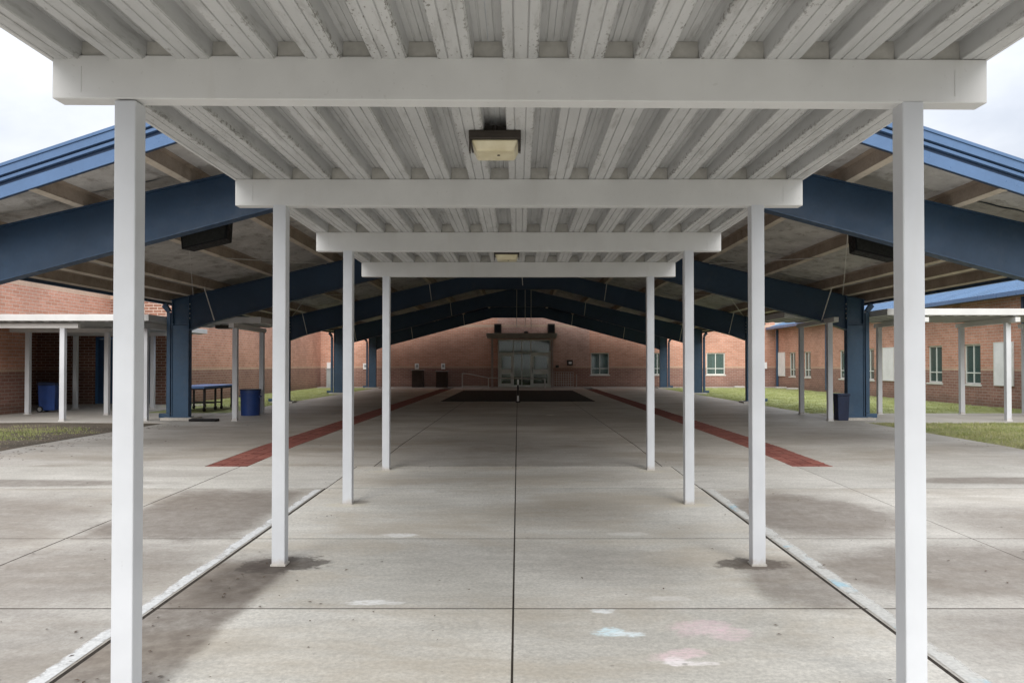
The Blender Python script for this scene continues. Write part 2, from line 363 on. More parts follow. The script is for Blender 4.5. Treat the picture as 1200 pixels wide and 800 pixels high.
# ------------------------------------------------------------------ mesh helpers
class MB:
    def __init__(s): s.v = []; s.f = []; s.uv = {}
    def face(s, pts, uv=None):
        i = len(s.v); s.v += [tuple(p) for p in pts]; s.f.append(tuple(range(i, i+len(pts))))
        if uv: s.uv[len(s.f)-1] = uv
    def hexa(s, p):                      # p: 4 bottom (ccw from above) + 4 top
        i = len(s.v); s.v += [tuple(q) for q in p]
        for f in ((3, 2, 1, 0), (4, 5, 6, 7), (0, 1, 5, 4), (1, 2, 6, 5), (2, 3, 7, 6), (3, 0, 4, 7)):
            s.f.append(tuple(i+k for k in f))
    def box(s, x0, x1, y0, y1, z0, z1):
        s.hexa([(x0, y0, z0), (x1, y0, z0), (x1, y1, z0), (x0, y1, z0), (x0, y0, z1), (x1, y0, z1), (x1, y1, z1), (x0, y1, z1)]); return s
    def prism(s, poly, fn0, fn1):        # closed polygon, placed at both ends by fn0 / fn1
        a = [fn0(p) for p in poly]; b = [fn1(p) for p in poly]; n = len(poly); i = len(s.v)
        s.v += a+b
        for k in range(n):
            j = (k+1) % n; s.f.append((i+k, i+j, i+n+j, i+n+k))
        s.f.append(tuple(i+k for k in reversed(range(n)))); s.f.append(tuple(i+n+k for k in range(n))); return s
    def tube(s, a, b, r, n=8, r2=None):
        a = Vector(a); b = Vector(b); d = (b-a).normalized(); u = d.orthogonal().normalized(); w_ = d.cross(u)
        r2 = r if r2 is None else r2
        ring = lambda c, q: [tuple(c+(u*math.cos(t*2*math.pi/n)+w_*math.sin(t*2*math.pi/n))*q) for t in range(n)]
        i = len(s.v); s.v += ring(a, r)+ring(b, r2)
        for k in range(n):
            j = (k+1) % n; s.f.append((i+k, i+j, i+n+j, i+n+k))
        s.f.append(tuple(i+k for k in reversed(range(n)))); s.f.append(tuple(i+n+k for k in range(n))); return s
    def lathe(s, prof, c=(0, 0, 0), n=20):
        i = len(s.v)
        for (r, z) in prof:
            s.v += [(c[0]+r*math.cos(t*2*math.pi/n), c[1]+r*math.sin(t*2*math.pi/n), c[2]+z) for t in range(n)]
        for q in range(len(prof)-1):
            for k in range(n):
                j = (k+1) % n; s.f.append((i+q*n+k, i+q*n+j, i+(q+1)*n+j, i+(q+1)*n+k))
        s.f.append(tuple(i+k for k in reversed(range(n)))); s.f.append(tuple(i+(len(prof)-1)*n+k for k in range(n))); return s
    def mesh(s, name, mat, fix=True):
        me = bpy.data.meshes.new(name); me.from_pydata(s.v, [], s.f)
        if s.uv:
            ul = me.uv_layers.new(name='UVMap')
            for fi, uvs in s.uv.items():
                for li, q in zip(me.polygons[fi].loop_indices, uvs): ul.data[li].uv = q
        if fix and not s.uv:
            bm = bmesh.new(); bm.from_mesh(me); bmesh.ops.recalc_face_normals(bm, faces=bm.faces); bm.to_mesh(me); bm.free()
        me.materials.append(M[mat] if isinstance(mat, str) else mat); me.update(); return me
    def build(s, name, mat, parent=None, loc=None, bevel=0, kind=None, label=None, smooth=False):
        me = s.mesh(name, mat)
        o = link(name, me, parent, loc)
        if smooth:
            for p in me.polygons: p.use_smooth = True
        if bevel:
            b = o.modifiers.new('edge', 'BEVEL'); b.width = bevel; b.segments = 2; b.limit_method = 'ANGLE'
        if kind: o['kind'] = kind
        if label: o['label'] = label
        return o
def link(name, me, parent=None, loc=None, rot=None):
    o = bpy.data.objects.new(name, me); COL.objects.link(o)
    if parent: o.parent = parent
    if loc: o.location = loc
    if rot: o.rotation_euler = rot
    return o
def thing(name, label, cat, loc=(0, 0, 0), group=None, rz=0):
    o = bpy.data.objects.new(name, None); COL.objects.link(o); o.location = loc; o.rotation_euler = (0, 0, rz)
    o.empty_display_size = .2
    o['label'] = label; o['category'] = cat
    if group: o['group'] = group
    return o
def tag(o, label, cat, group=None):
    o['label'] = label; o['category'] = cat
    if group: o['group'] = group
    return o
def kids(o): return [c for c in bpy.data.objects if c.parent == o]
def dup(root, loc, label, rz=None):
    def cp(o, par):
        n = o.copy(); COL.objects.link(n)
        if par: n.parent = par
        for ch in kids(o): cp(ch, n)
        return n
    r = cp(root, None); r.location = loc; r['label'] = label
    if rz is not None: r.rotation_euler = (0, 0, rz)
    return r
def gz(y):                              # the near apron falls away gently from the pavilion floor
    return -.0163*(13.3-max(y, -9.0)) if y < 13.3 else 0.0

# ------------------------------------------------------------------ ground
mb = MB()
ys = [-300, -9, 13.3, 300]
for a, b in zip(ys, ys[1:]):
    za, zb = gz(a)-.075, gz(b)-.075
    mb.face([(-300, a, za), (300, a, za), (300, b, zb), (-300, b, zb)])
mb.build('ground', 'soil', kind='structure')

def slab_mesh(x0, x1, y0, y1, mat, top=0.0, r=.002):
    """one poured slab with a softly tooled edge, following the fall of the apron"""
    m = MB(); lo = -.12
    def ring(e, dz): return [(x0+e, y0+e, gz(y0)+top+dz), (x1-e, y0+e, gz(y0)+top+dz), (x1-e, y1-e, gz(y1)+top+dz), (x0+e, y1-e, gz(y1)+top+dz)]
    rs = [ring(0, lo), ring(0, -r), ring(r*.4, -r*.3), ring(r, 0)]
    for q in rs: m.v += q
    for k in range(3):
        for j in range(4):
            jj = (j+1) % 4; m.f.append((k*4+j, k*4+jj, (k+1)*4+jj, (k+1)*4+j))
    m.f.append((12, 13, 14, 15))
    return m
apron = thing('concrete_apron', '', ''); del apron['label']; del apron['category']; apron['kind'] = 'structure'
rows = [-9, -6.2, -4.2, -2.4, -.59, 1.24, 3.07, 4.90, 6.73, 9.2, 10.95]
gp = .007
bed = MB()
bed.face([(-8.49, -9, gz(-9)-.0015), (8.44, -9, gz(-9)-.0015), (8.44, 10.94, gz(10.94)-.0015), (-8.49, 10.94, gz(10.94)-.0015)])
bed.build('joint_bed', 'soil', apron)
for a, b in zip(rows, rows[1:]):
    for x0, x1, mt in ((-2.285, -.033, 'walk'), (-.027, 2.175, 'walk')):
        g0 = .003 if x0 > -2 else 0
        slab_mesh(x0+g0, x1-(.003 if x1 < 2 else 0), a+.0095, b-.0095, mt).build('slab', mt, apron)
    sm = 'strip' if b > 10 else 'side'
    for x0, x1 in ((-8.5, -3.95), (3.97, 8.45)):
        slab_mesh(x0, x1-gp, a+.0095, b-.0095, sm).build('slab', sm, apron)
    last = b > 9.3
    xl = -2.312 if not last else -2.297; xr = 2.20 if not last else 2.187
    slab_mesh(-3.95+gp, xl, a+.0095, b-.0095, sm).build('slab', sm, apron)
    slab_mesh(xr, 3.97-gp, a+.0095, b-.0095, sm).build('slab', sm, apron)
for x0, x1, mat, fl in ((-2.425, -2.325, 'chalk_white', 1), (2.215, 2.335, 'chalk_blue', 0)):
    m = MB(); n = 8; y0, y1 = .5, 9.1
    for k in range(n):
        a = y0+(y1-y0)*k/n; b = y0+(y1-y0)*(k+1)/n
        m.face([(x0, a, gz(a)+.004), (x1, a, gz(a)+.004), (x1, b, gz(b)+.004), (x0, b, gz(b)+.004)], [(fl, a), (1-fl, a), (1-fl, b), (fl, b)])
    m.build('painted_edge_line', mat, kind='structure')

floor = thing('pavilion_floor', '', ''); del floor['label']; del floor['category']; floor['kind'] = 'structure'
bed = MB()
for a, b in ((10.96, 13.3), (13.3, 46.6)): bed.face([(-8.49, a, gz(a)-.0015), (-4.48, a, gz(a)-.0015), (-4.48, b, gz(b)-.0015), (-8.49, b, gz(b)-.0015)]); bed.face([(-3.85, a, gz(a)-.0015), (3.9, a, gz(a)-.0015), (3.9, b, gz(b)-.0015), (-3.85, b, gz(b)-.0015)]); bed.face([(4.5, a, gz(a)-.0015), (8.44, a, gz(a)-.0015), (8.44, b, gz(b)-.0015), (4.5, b, gz(b)-.0015)])
bed.build('joint_bed', 'soil', floor)
prow = [10.95, 13.3, 17.6, 21.9, 26.2, 30.5, 34.8, 39.1, 43.4, 46.6]
pcol = [(-8.5, -4.46), (-3.86, -2.05), (-2.05, -.03), (-.03, 2.05), (2.05, 3.92), (4.47, 8.45)]
for a, b in zip(prow, prow[1:]):
    for x0, x1 in pcol:
        slab_mesh(x0+gp, x1-gp, a+.012, b-.012, 'pav', r=.002).build('slab', 'pav', floor)
slab_mesh(-12.2, 15.9, 46.61, 47.5, 'slab', .03).build('slab', 'slab', floor)     # strip along the far wall

# brick paver bands
for cx in (-4.16, 4.195):
    band = thing('brick_band', '', ''); del band['label']; del band['category']; band['kind'] = 'structure'
    bed = MB()
    for a, b in ((10.95, 13.3), (13.3, 44.0)):
        bed.hexa([(cx-.298, a, gz(a)-.07), (cx+.298, a, gz(a)-.07), (cx+.298, b, gz(b)-.07), (cx-.298, b, gz(b)-.07),
                  (cx-.298, a, gz(a)-.012), (cx+.298, a, gz(a)-.012), (cx+.298, b, gz(b)-.012), (cx-.298, b, gz(b)-.012)])
    bed.build('mortar_bed', 'soil', band)
    L, W = .19, .092; e = .005
    pm = MB()
    def ringp(q, z): return [(-L/2+q, -W/2+q, z), (L/2-q, -W/2+q, z), (L/2-q, W/2-q, z), (-L/2+q, W/2-q, z)]
    for q, z in ((0, -.05), (0, -.005), (e, 0)): pm.v += ringp(q, z)
    for k in range(2):
        for j in range(4): pm.f.append((k*4+j, k*4+(j+1) % 4, (k+1)*4+(j+1) % 4, (k+1)*4+j))
    pm.f.append((8, 9, 10, 11))
    me = pm.mesh('brick', 'paver')
    y = 11.0; cnt = 0; rest = MB(); k = 0
    while y < 44:
        for j in (-1, 0, 1):
            x = cx+j*.198+random.uniform(-.002, .002); z = gz(y)+.001+random.uniform(-.002, .002)
            if cnt < 300:
                o = link('brick', me, band, (x, y, z), (random.uniform(-.012, .012)+(.0163 if y < 13.3 else 0), random.uniform(-.008, .008), random.uniform(-.015, .015))); cnt += 1
            else:
                i = len(rest.v); rest.v += [(p[0]+x, p[1]+y, p[2]+z) for p in pm.v[4:]]
                for f in ((0, 1, 5, 4), (1, 2, 6, 5), (2, 3, 7, 6), (3, 0, 4, 7), (4, 5, 6, 7)): rest.f.append(tuple(i+q for q in f))
        y += .1
    rest.build('brick_field', 'paver', band, kind='stuff')

# lawns
def lawn(x0, x1, y0, y1, mat, name='lawn'):
    m = MB(); nx, ny = 30, max(6, int((y1-y0)*2)); rr = random.Random(3)
    P = [[(x0+(x1-x0)*i/nx, y0+(y1-y0)*j/ny) for i in range(nx+1)] for j in range(ny+1)]
    H = [[rr.uniform(-.012, .018) for i in range(nx+1)] for j in range(ny+1)]
    for j in range(ny+1):
        for i in range(nx+1): m.v.append((*P[j][i], gz(P[j][i][1])-.015+H[j][i]))
    for j in range(ny):
        for i in range(nx): m.f.append((j*(nx+1)+i, j*(nx+1)+i+1, (j+1)*(nx+1)+i+1, (j+1)*(nx+1)+i))
    return m.build(name, mat, kind='structure', smooth=True)
def blades(x0, x1, y0, y1, n, mat, h, wd, edge=None):
    m = MB(); rr = random.Random(11)
    # grass comes in tufts, with bare gaps near the border
    tufts = [(rr.uniform(x0, x1), rr.uniform(y0, y1), rr.uniform(.1, .45)) for _ in range(n//25)]
    for (tx, ty, tr) in tufts:
        if edge and rr.random() < edge(tx, ty): continue
        for _ in range(25):
            x = tx+rr.gauss(0, tr*.5); y = ty+rr.gauss(0, tr*.5)
            if not (x0 < x < x1 and y0 < y < y1): continue
            a = rr.uniform(0, 6.28); hh = h*rr.uniform(.4, 1.2); z = gz(y)-.02
            dx, dy = math.cos(a)*wd/2, math.sin(a)*wd/2; lx, ly = rr.uniform(-.5, .5)*hh, rr.uniform(-.5, .5)*hh
            m.face([(x-dx, y-dy, z), (x+dx, y+dy, z), (x+lx, y+ly, z+hh)])
    me = m.mesh('grass', mat, fix=False); o = link('grass', me); o['kind'] = 'stuff'
    o['label'] = 'short patchy grass'; return o
lawn(-40, -8.52, -9, 18.75, 'dirt'); lawn(8.47, 40, -9, 18.75, 'lawnbase')
lawn(-12.2, -8.52, 22.5, 46.6, 'lawnfar'); lawn(8.47, 15.9, 22.3, 46.6, 'lawnfar')
blades(-15, -8.5, 9, 18.3, 42000, 'blade', .05, .012, lambda x, y: min(1, max(0, (x+10.0)/1.2)+max(0, (y-16.6)/1.2)))
blades(8.42, 16, 9, 18.7, 60000, 'blade', .055, .012, lambda x, y: .45 if x < 8.6 else .1)
blades(-12.2, -8.6, 26, 46.4, 26000, 'bladefar', .05, .02)
blades(8.42, 15.9, 22.3, 46.4, 60000, 'bladefar', .05, .02)

# litter: dry leaves and crumbs
m = MB(); rr = random.Random(5)
def leafat(x, y, s):
    a = rr.uniform(0, 6.28); z = gz(y)+.004
    c, sn = math.cos(a)*s, math.sin(a)*s
    m.face([(x-c, y-sn, z), (x+sn*.45, y-c*.45, z+s*.25), (x+c, y+sn, z+.003), (x-sn*.45, y+c*.45, z+s*.3)])
for _ in range(330): leafat(rr.uniform(-8, 8), 3.2+8*rr.random()**1.3, rr.uniform(.005, .018))
for _ in range(60): leafat(rr.uniform(-8, 8), rr.uniform(11, 20), rr.uniform(.01, .025))
for _ in range(230): leafat(-8.35+abs(rr.gauss(0, .35)), rr.uniform(9, 18), rr.uniform(.012, .03))
for _ in range(60): leafat(8.35-abs(rr.gauss(0, .3)), rr.uniform(9, 18), rr.uniform(.01, .022))
for _ in range(60): leafat(-2.1+rr.gauss(0, .25), rr.uniform(3.3, 6.5), rr.uniform(.006, .018))
o = link('leaf_litter', m.mesh('leaf_litter', 'leaf', fix=False)); o['kind'] = 'stuff'; o['label'] = 'dry brown leaves scattered on the concrete'

M['crumb'] = worn('pale_crumb', (.5, .46, .36), .85, .35, 20)
m = MB()
for _ in range(420): leafat(-8.7-abs(rr.gauss(0, .9)), rr.uniform(10, 17.5), rr.uniform(.008, .022))
for _ in range(90): leafat(-8.0-abs(rr.gauss(0, .4)), rr.uniform(10, 18), rr.uniform(.006, .014))
for _ in range(160): leafat(8.7+abs(rr.gauss(0, 1.6)), rr.uniform(10, 18), rr.uniform(.008, .02))
o = link('crumb_litter', m.mesh('crumb_litter', 'crumb', fix=False)); o['kind'] = 'stuff'; o['label'] = 'pale crumbs and dry grass clippings along the lawn edge'

# ------------------------------------------------------------------ near covered walkway (white)
BB = CZ+1.215                           # underside of beams
BT = BB+.203; PH = .088; PITCH = .3048
cw = thing('covered_walkway', 'white metal covered walkway with ribbed roof on square posts over the concrete path', 'walkway canopy')
fr_y = [1.26, 3.6, 5.91, 8.27, 10.66]
for i, y in enumerate(fr_y):
    for sx in (-1, 1):
        z0 = gz(y)-.01
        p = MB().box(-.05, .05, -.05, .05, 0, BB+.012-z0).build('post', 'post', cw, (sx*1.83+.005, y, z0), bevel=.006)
        MB().box(-.058, .058, -.058, .058, 0, .018).build('base_collar', 'slab', p, (0, 0, .006), bevel=.004)
    m = MB().box(-2.165, 2.18, -.05, .05, 0, BT-BB)
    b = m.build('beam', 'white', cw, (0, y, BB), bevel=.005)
    if i == 1: b.rotation_euler = (0, .0052, 0); b.location.z += .009
    if i >= 1:
        for sx in (-1, 1):                 # thin welded seam where the end cap meets the beam
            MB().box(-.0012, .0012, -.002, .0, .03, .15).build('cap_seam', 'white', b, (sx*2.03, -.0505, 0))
def clip(pts, x0, x1):
    r = []
    for (xa, za), (xb, zb) in zip(pts, pts[1:]):
        if xb < x0 or xa > x1: continue
        def at(x): return (x, za if xb == xa else za+(zb-za)*(x-xa)/(xb-xa))
        a = at(max(xa, x0)); b = at(min(xb, x1))
        if not r or r[-1] != a: r.append(a)
        if b != a: r.append(b)
    return r
def pan_profile():
    p = [(-.1514, PH)]
    for gx in (-.118,): p += [(gx-.006, PH), (gx-.003, PH+.005), (gx+.003, PH+.005), (gx+.006, PH)]
    p += [(-.088, PH), (-.0815, .004), (-.078, 0)]
    for gx in (-.032, .032): p += [(gx-.0045, 0), (gx-.001, .007), (gx+.001, .007), (gx+.0045, 0)]
    p += [(.074, 0), (.0765, .006), (.0785, .006), (.0815, .004), (.088, PH)]
    for gx in (.118,): p += [(gx-.006, PH), (gx-.003, PH+.005), (gx+.003, PH+.005), (gx+.006, PH)]
    p += [(.1514, PH)]
    return p
YA, YB = 0.9, 11.0
first = -.14-.1524-6*PITCH
clos = MB().box(-.067, .067, -.006, .006, .001, PH-.001).mesh('closure_plate', 'closure')
for k in range(15):
    cx = first+k*PITCH
    x0, x1 = -2.165-cx, 2.178-cx
    prof = clip(pan_profile(), max(x0, -.1514), min(x1, .1514))
    if len(prof) < 2: continue
    poly = prof+[(prof[-1][0], PH+.02), (prof[0][0], PH+.02)]
    m = MB().prism(poly, lambda q: (q[0], YA, q[1]), lambda q: (q[0], YB, q[1]))
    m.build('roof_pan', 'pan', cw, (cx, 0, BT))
    rc = cx+PITCH/2
    if -2.1 < rc < 2.1:
        for y in fr_y: link('closure_plate', clos, cw, (rc, y-.03, BT))
for x0, x1 in ((-2.185, -2.167), (2.180, 2.198)):
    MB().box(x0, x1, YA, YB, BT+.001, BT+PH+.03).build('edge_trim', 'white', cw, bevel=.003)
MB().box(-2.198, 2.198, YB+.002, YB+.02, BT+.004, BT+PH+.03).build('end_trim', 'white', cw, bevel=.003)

# canopy lights
def canopy_light(y, label):
    t = thing('canopy_light', label, 'light fixture', (-.14, y, BT-.055), 'lights under the walkway roof')
    m = MB().box(-.158, .158, -.16, .16, 0, .054); m.build('housing', 'bronze', t, bevel=.006)
    m = MB(); a, b = .145, .118
    m.hexa([(-b, -.12, -.062), (b, -.12, -.062), (b, .12, -.062), (-b, .12, -.062), (-a, -.15, -.001), (a, -.15, -.001), (a, .15, -.001), (-a, .15, -.001)])
    d = m.build('diffuser', 'acrylic', t, bevel=.012)
    MB().tube((.0, 0, -.066), (.0, 0, -.060), .009, 10).build('thumb_screw', 'bronze', d, (.02, -.02, 0))
    for s in (-1, 1): MB().box(-.004, .004, -.155, -.10, -.075, .0).build('clip', 'bronze', t, (s*.152, 0, 0))
    MB().box(-.066, .066, -.06, .09, .0555, .11).build('junction_box', 'bronze', t)
    MB().tube((0, -.07, .0), (0, -.07, .05), .014, 10).build('stem', 'bronze', t, (0, 0, .056))
canopy_light(4.78, 'square light with yellowed cover under the walkway roof behind the nearest beam')
canopy_light(9.62, 'small looking square light under the walkway roof just before the last white beam')

# ------------------------------------------------------------------ big blue pavilion
pv = thing('pavilion', 'open sided gabled pavilion with navy steel frames and blue roof edge', 'pavilion')
T0 = CZ+3.725; SL = .232
def T(x): return T0-SL*abs(x)
def B(x): return CZ+(2.80 if abs(x) < 1.5 else 3.2-.2667*abs(x))
frames = [11.1, 19.75, 28.4, 37.05, 45.7]
def fr_mesh(sx):
    web = MB(); fl = MB()
    X = [0, 1.5, 3.0, 5, 7, 7.9, 8.43]
    bot = [B(x) for x in X]; bot[-1] -= .05
    poly = [(sx*x, z) for x, z in zip(X, bot)]+[(sx*8.43, T(8.43)-.018), (0, T(0)-.018)]
    if sx < 0: poly = poly[::-1]
    web.prism(poly, lambda q: (q[0], -.011, q[1]), lambda q: (q[0], .011, q[1]))
    for (xa, za), (xb, zb) in zip(list(zip(X, bot)), list(zip(X, bot))[1:]):
        fl.hexa([(sx*xa, -.1, za-.022), (sx*xb, -.1, zb-.022), (sx*xb, .1, zb-.022), (sx*xa, .1, za-.022), (sx*xa, -.1, za-.001), (sx*xb, -.1, zb-.001), (sx*xb, .1, zb-.001), (sx*xa, .1, za-.001)])
    tf = MB().hexa
    t = MB(); t.hexa([(0, -.1, T(0)-.019), (sx*8.9, -.1, T(8.9)-.019), (sx*8.9, .1, T(8.9)-.019), (0, .1, T(0)-.019), (0, -.1, T(0)-.001), (sx*8.9, -.1, T(8.9)-.001), (sx*8.9, .1, T(8.9)-.001), (0, .1, T(0)-.001)])
    return web, fl, t
RM = {}
for sx in (-1, 1):
    a, b, c = fr_mesh(sx); RM[sx] = (a.mesh('rafter', 'steel'), b.mesh('lower_flange', 'steel'), c.mesh('upper_flange', 'steel'))
for fi, fy in enumerate(frames):
    for sx in (-1, 1):
        r = link('rafter', RM[sx][0], pv, (0, fy, 0)); link('lower_flange', RM[sx][1], r); link('upper_flange', RM[sx][2], r)
        MB().prism([(0, 0), (0, B(0)+.001), (sx*.0, 0)][:0] or [(sx*.0, B(0)), (sx*.012, B(0)), (sx*.012, T(.012)-.02), (sx*.0, T(0)-.02)], lambda q: (q[0]+sx*.001, -.095, q[1]), lambda q: (q[0]+sx*.001, .095, q[1])).build('splice_plate', 'steel', r)
        # column: web, two flanges, base plate, pedestal
        c = MB()
        top = lambda x: T(x)-.02
        c.hexa([(sx*8.452, -.012, .02), (sx*8.848, -.012, .02), (sx*8.848, .012, .02), (sx*8.452, .012, .02), (sx*8.452, -.012, top(8.452)), (sx*8.848, -.012, top(8.848)), (sx*8.848, .012, top(8.848)), (sx*8.452, .012, top(8.452))])
        col_ = c.build('column', 'steelcol', pv, (0, fy, 0))
        for xa, xb in ((8.431, 8.451), (8.849, 8.869)):
            f = MB(); f.hexa([(sx*xa, -.1, .02), (sx*xb, -.1, .02), (sx*xb, .1, .02), (sx*xa, .1, .02), (sx*xa, -.1, top(xa)), (sx*xb, -.1, top(xb)), (sx*xb, .1, top(xb)), (sx*xa, .1, top(xa))])
            f.build('flange', 'steelcol', col_)
        MB().box(min(sx*8.453, sx*8.847), max(sx*8.453, sx*8.847), -.098, -.013, 2.435, 2.452).build('stiffener', 'steelcol', col_)
        bl = MB()
        for bz in (2.6, 2.72, 2.84, 2.96):
            for by in (-.06, .06): bl.tube((sx*8.43, by, bz), (sx*8.41, by, bz), .016, 6)
        bl.build('bolts', 'rod', col_)
        # boxed-in lower front cover that gives the column its flat face
        MB().box(min(sx*8.453, sx*8.847), max(sx*8.453, sx*8.847), -.075, -.063, .02, 2.42).build('web_cover', 'steelcol', col_)
        MB().box(min(sx*8.38, sx*8.92), max(sx*8.38, sx*8.92), -.14, .14, .0, .02).build('base_plate', 'steelcol', col_, (0, 0, .06))
        MB().box(min(sx*8.25, sx*9.05), max(sx*8.25, sx*9.05), -.32, .32, -.08, .06).build('pedestal', 'slab', pv, (0, fy, 0), bevel=.01)
        # downspout with kick-out
        dsp = MB().box(min(sx*8.93, sx*9.03), max(sx*8.93, sx*9.03), -.05, .05, .16, 2.75)
        d = dsp.build('downspout', 'steelcol', pv, (0, fy+.02, 0), bevel=.008)
        e = MB(); e.hexa([(sx*9.03, -.051, 2.751), (sx*9.16, -.051, 2.90), (sx*9.16, .051, 2.90), (sx*9.03, .051, 2.751), (sx*8.93, -.051, 2.78), (sx*9.07, -.051, 3.0), (sx*9.07, .051, 3.0), (sx*8.93, .051, 2.78)])
        e.build('elbow', 'steelcol', d)
        e = MB().box(min(sx*8.93, sx*9.22), max(sx*8.93, sx*9.22), -.051, .051, .045, .155); e.build('shoe', 'steelcol', d, bevel=.01)
# purlins (Z shape), front ends follow the prow of the roof
def rake(x): return 8.56+.21*abs(x)
PX = [.28, 1.66, 3.19, 4.72, 6.25, 7.78, 8.4, 9.0]
YE = 46.15
for sx in (-1, 1):
    for x in PX:
        y0 = rake(x)+.04; y1 = YE; zb = T(x)
        m = MB(); k = -SL*sx                   # flanges lie in the roof slope
        def P(dx, dz): return (dx, dz+(-SL*dx*sx if False else -SL*sx*dx))
        poly = [(-.004, 0), (.075, 0), (.075, .008), (.004, .008), (.004, .192), (-.004, .2), (-.07, .2), (-.07, .192), (-.004, .184)]
        poly = [(sx*px, pz-SL*px*.98) for px, pz in poly]
        if sx < 0: poly = poly[::-1]
        m.prism(poly, lambda q: (q[0], y0, q[1]), lambda q: (q[0], y1, q[1]))
        pu = m.build('purlin', 'purlin', pv, (sx*x, 0, zb+.002))
        f = MB().prism([(sx*px, pz-SL*px*.98) for px, pz in ((-.012, -.005), (.09, -.005), (.09, -.0005), (-.012, -.0005))], lambda q: (q[0], y0, q[1]), lambda q: (q[0], y1, q[1]))
        f.build('lower_flange', 'flange', pu)  # thin strip whose pale colour stands for light on the flange underside
# insulation facing in strips between the purlins
xs = [0.0]+PX[1:]
ins_rr = random.Random(21)
for sx in (-1, 1):
    for xa, xb in zip(xs, xs[1:]):
        ya0 = None
        segs = [rake((xa+xb)/2)]
        for fa, fb in zip(frames, frames[1:]): segs += [fa+(fb-fa)*q/4 for q in range(4)]
        segs += [frames[-1], YE]
        for a, b in zip(segs, segs[1:]):
            m = MB(); nx = 8; ny = max(4, int((b-a)*3))
            ph = ins_rr.uniform(0, 9)
            for j in range(ny+1):
                for i in range(nx+1):
                    u = i/nx; v = j/ny; x = xa+(xb-xa)*u
                    ys_ = (rake(x)+.04 if a == segs[0] else a)
                    ys0 = ys_+.007; y = ys0+(b-.007-ys0)*v
                    sag = -.035*math.sin(math.pi*u)*(.6+.4*math.sin(y*1.7+ph))+ins_rr.uniform(-.012, .012)*math.sin(math.pi*u)
                    m.v.append((sx*x, y, T(x)+.205+sag))
            for j in range(ny):
                for i in range(nx):
                    q = (j*(nx+1)+i, j*(nx+1)+i+1, (j+1)*(nx+1)+i+1, (j+1)*(nx+1)+i); m.f.append(q if sx < 0 else q[::-1])
            o = m.build('insulation_strip', 'ins', pv, smooth=True)
# roof sheets
for sx in (-1, 1):
    m = MB(); xe = 9.18
    pts = [(0, rake(0)), (xe, rake(xe)), (xe, YE+.05), (0, YE+.05)]
    m.hexa([(sx*x, y, T(x)+.225) for x, y in pts]+[(sx*x, y, T(x)+.262) for x, y in pts]); m.build('roof_sheet', 'roofm', pv)
    # standing seams
    m = MB(); x = None; y = 11.0
    while y < YE:
        m.hexa([(0, y-.012, T(0)+.263), (sx*xe, y-.012, T(xe)+.263), (sx*xe, y+.012, T(xe)+.263), (0, y+.012, T(0)+.263), (0, y-.012, T(0)+.30), (sx*xe, y-.012, T(xe)+.30), (sx*xe, y+.012, T(xe)+.30), (0, y+.012, T(0)+.30)]); y += .45
    m.build('standing_seams', 'roofm', pv)
    # rake trim in stepped bands along the prow edge
    dv = Vector((sx*9.2, rake(9.2)-rake(0), 0)).normalized(); nv = Vector((-dv.y*sx, dv.x*sx, 0)); nv = Vector((dv.y*sx, -abs(dv.x), 0)).normalized()
    for nm, mat, n0, n1, z0, z1 in (('fascia_back', 'trimdk', -.05, .0, .0, .39), ('lower_fascia', 'trim', .001, .022, -.005, .15), ('middle_fascia', 'trim', .001, .05, .205, .245), ('upper_fascia', 'trim', .001, .075, .27, .405), ('fascia_lip', 'trim', .076, .092, .375, .415)):  # dark back plate paints shade into the gaps between the bands
        m = MB()
        def at(x, n, z): 
            p = Vector((sx*x, rake(x), T(x)+z))+nv*n; 
            if x == 0: p.x = 0
            return tuple(p)
        m.hexa([at(0, n0, z0), at(0, n1, z0), at(9.2, n1, z0), at(9.2, n0, z0), at(0, n0, z1), at(0, n1, z1), at(9.2, n1, z1), at(9.2, n0, z1)])
        m.build(nm, mat, pv)
    # eave strut and gutter
    m = MB().box(min(sx*9.10, sx*9.17), max(sx*9.10, sx*9.17), rake(9.2)+.1, YE, T(9.15)-.05, T(9.15)+.2); m.build('eave_strut', 'steel', pv)
    m = MB().box(min(sx*9.19, sx*9.33), max(sx*9.19, sx*9.33), rake(9.2)+.1, YE, T(9.2)+.06, T(9.2)+.2); m.build('gutter', 'steel', pv)
for sx in (-1, 1):
    m = MB(); m.hexa([(sx*x, y, T(x)+z) for z in (-.02, .40) for x, y in ((0, YE+.06), (9.2, YE+.06), (9.2, YE+.10), (0, YE+.10))]); m.build('rear_fascia', 'trimdk', pv)
MB().prism([(-.25, T(.25)+.30), (0, T(0)+.31), (.25, T(.25)+.30), (.25, T(.25)+.315), (0, T(0)+.33), (-.25, T(.25)+.315)], lambda q: (q[0], rake(0)+.05, q[1]), lambda q: (q[0], YE, q[1])).build('ridge_cap', 'roofm', pv)
# flange braces, roof rods, hanging conduits
for fi, fy in enumerate(frames):
    for sx in (-1, 1):
        for x in ((3.19, 7.78) if fi < 4 else (3.19, 6.25)):
            MB().tube((sx*x, fy-.09, B(x)+.005), (sx*(x+.03), fy-.72, T(x)+.06), .014, 6).build('flange_brace', 'rod', pv)
for fi in range(4):
    for sx in (-1, 1):
        ya, yb = frames[fi]+.15, frames[fi+1]-.15
        for (xa, xb) in ((4.9, 8.3), (8.3, 4.9)):
            MB().tube((sx*xa, ya, T(xa)-.02), (sx*xb, yb, T(xb)-.02), .009, 6).build('bracing_rod', 'rod', pv)
for x in (-.06, .34, .62): MB().tube((x, 36.3, T(x)-.02), (x, 36.3, CZ+1.75), .013, 6).build('hanging_conduit', 'rod', pv)
MB().tube((.0, 19.4, T(0)-.1), (.12, 19.4, CZ+1.6+.4), .008, 6).build('hanging_cable', 'rod', pv)

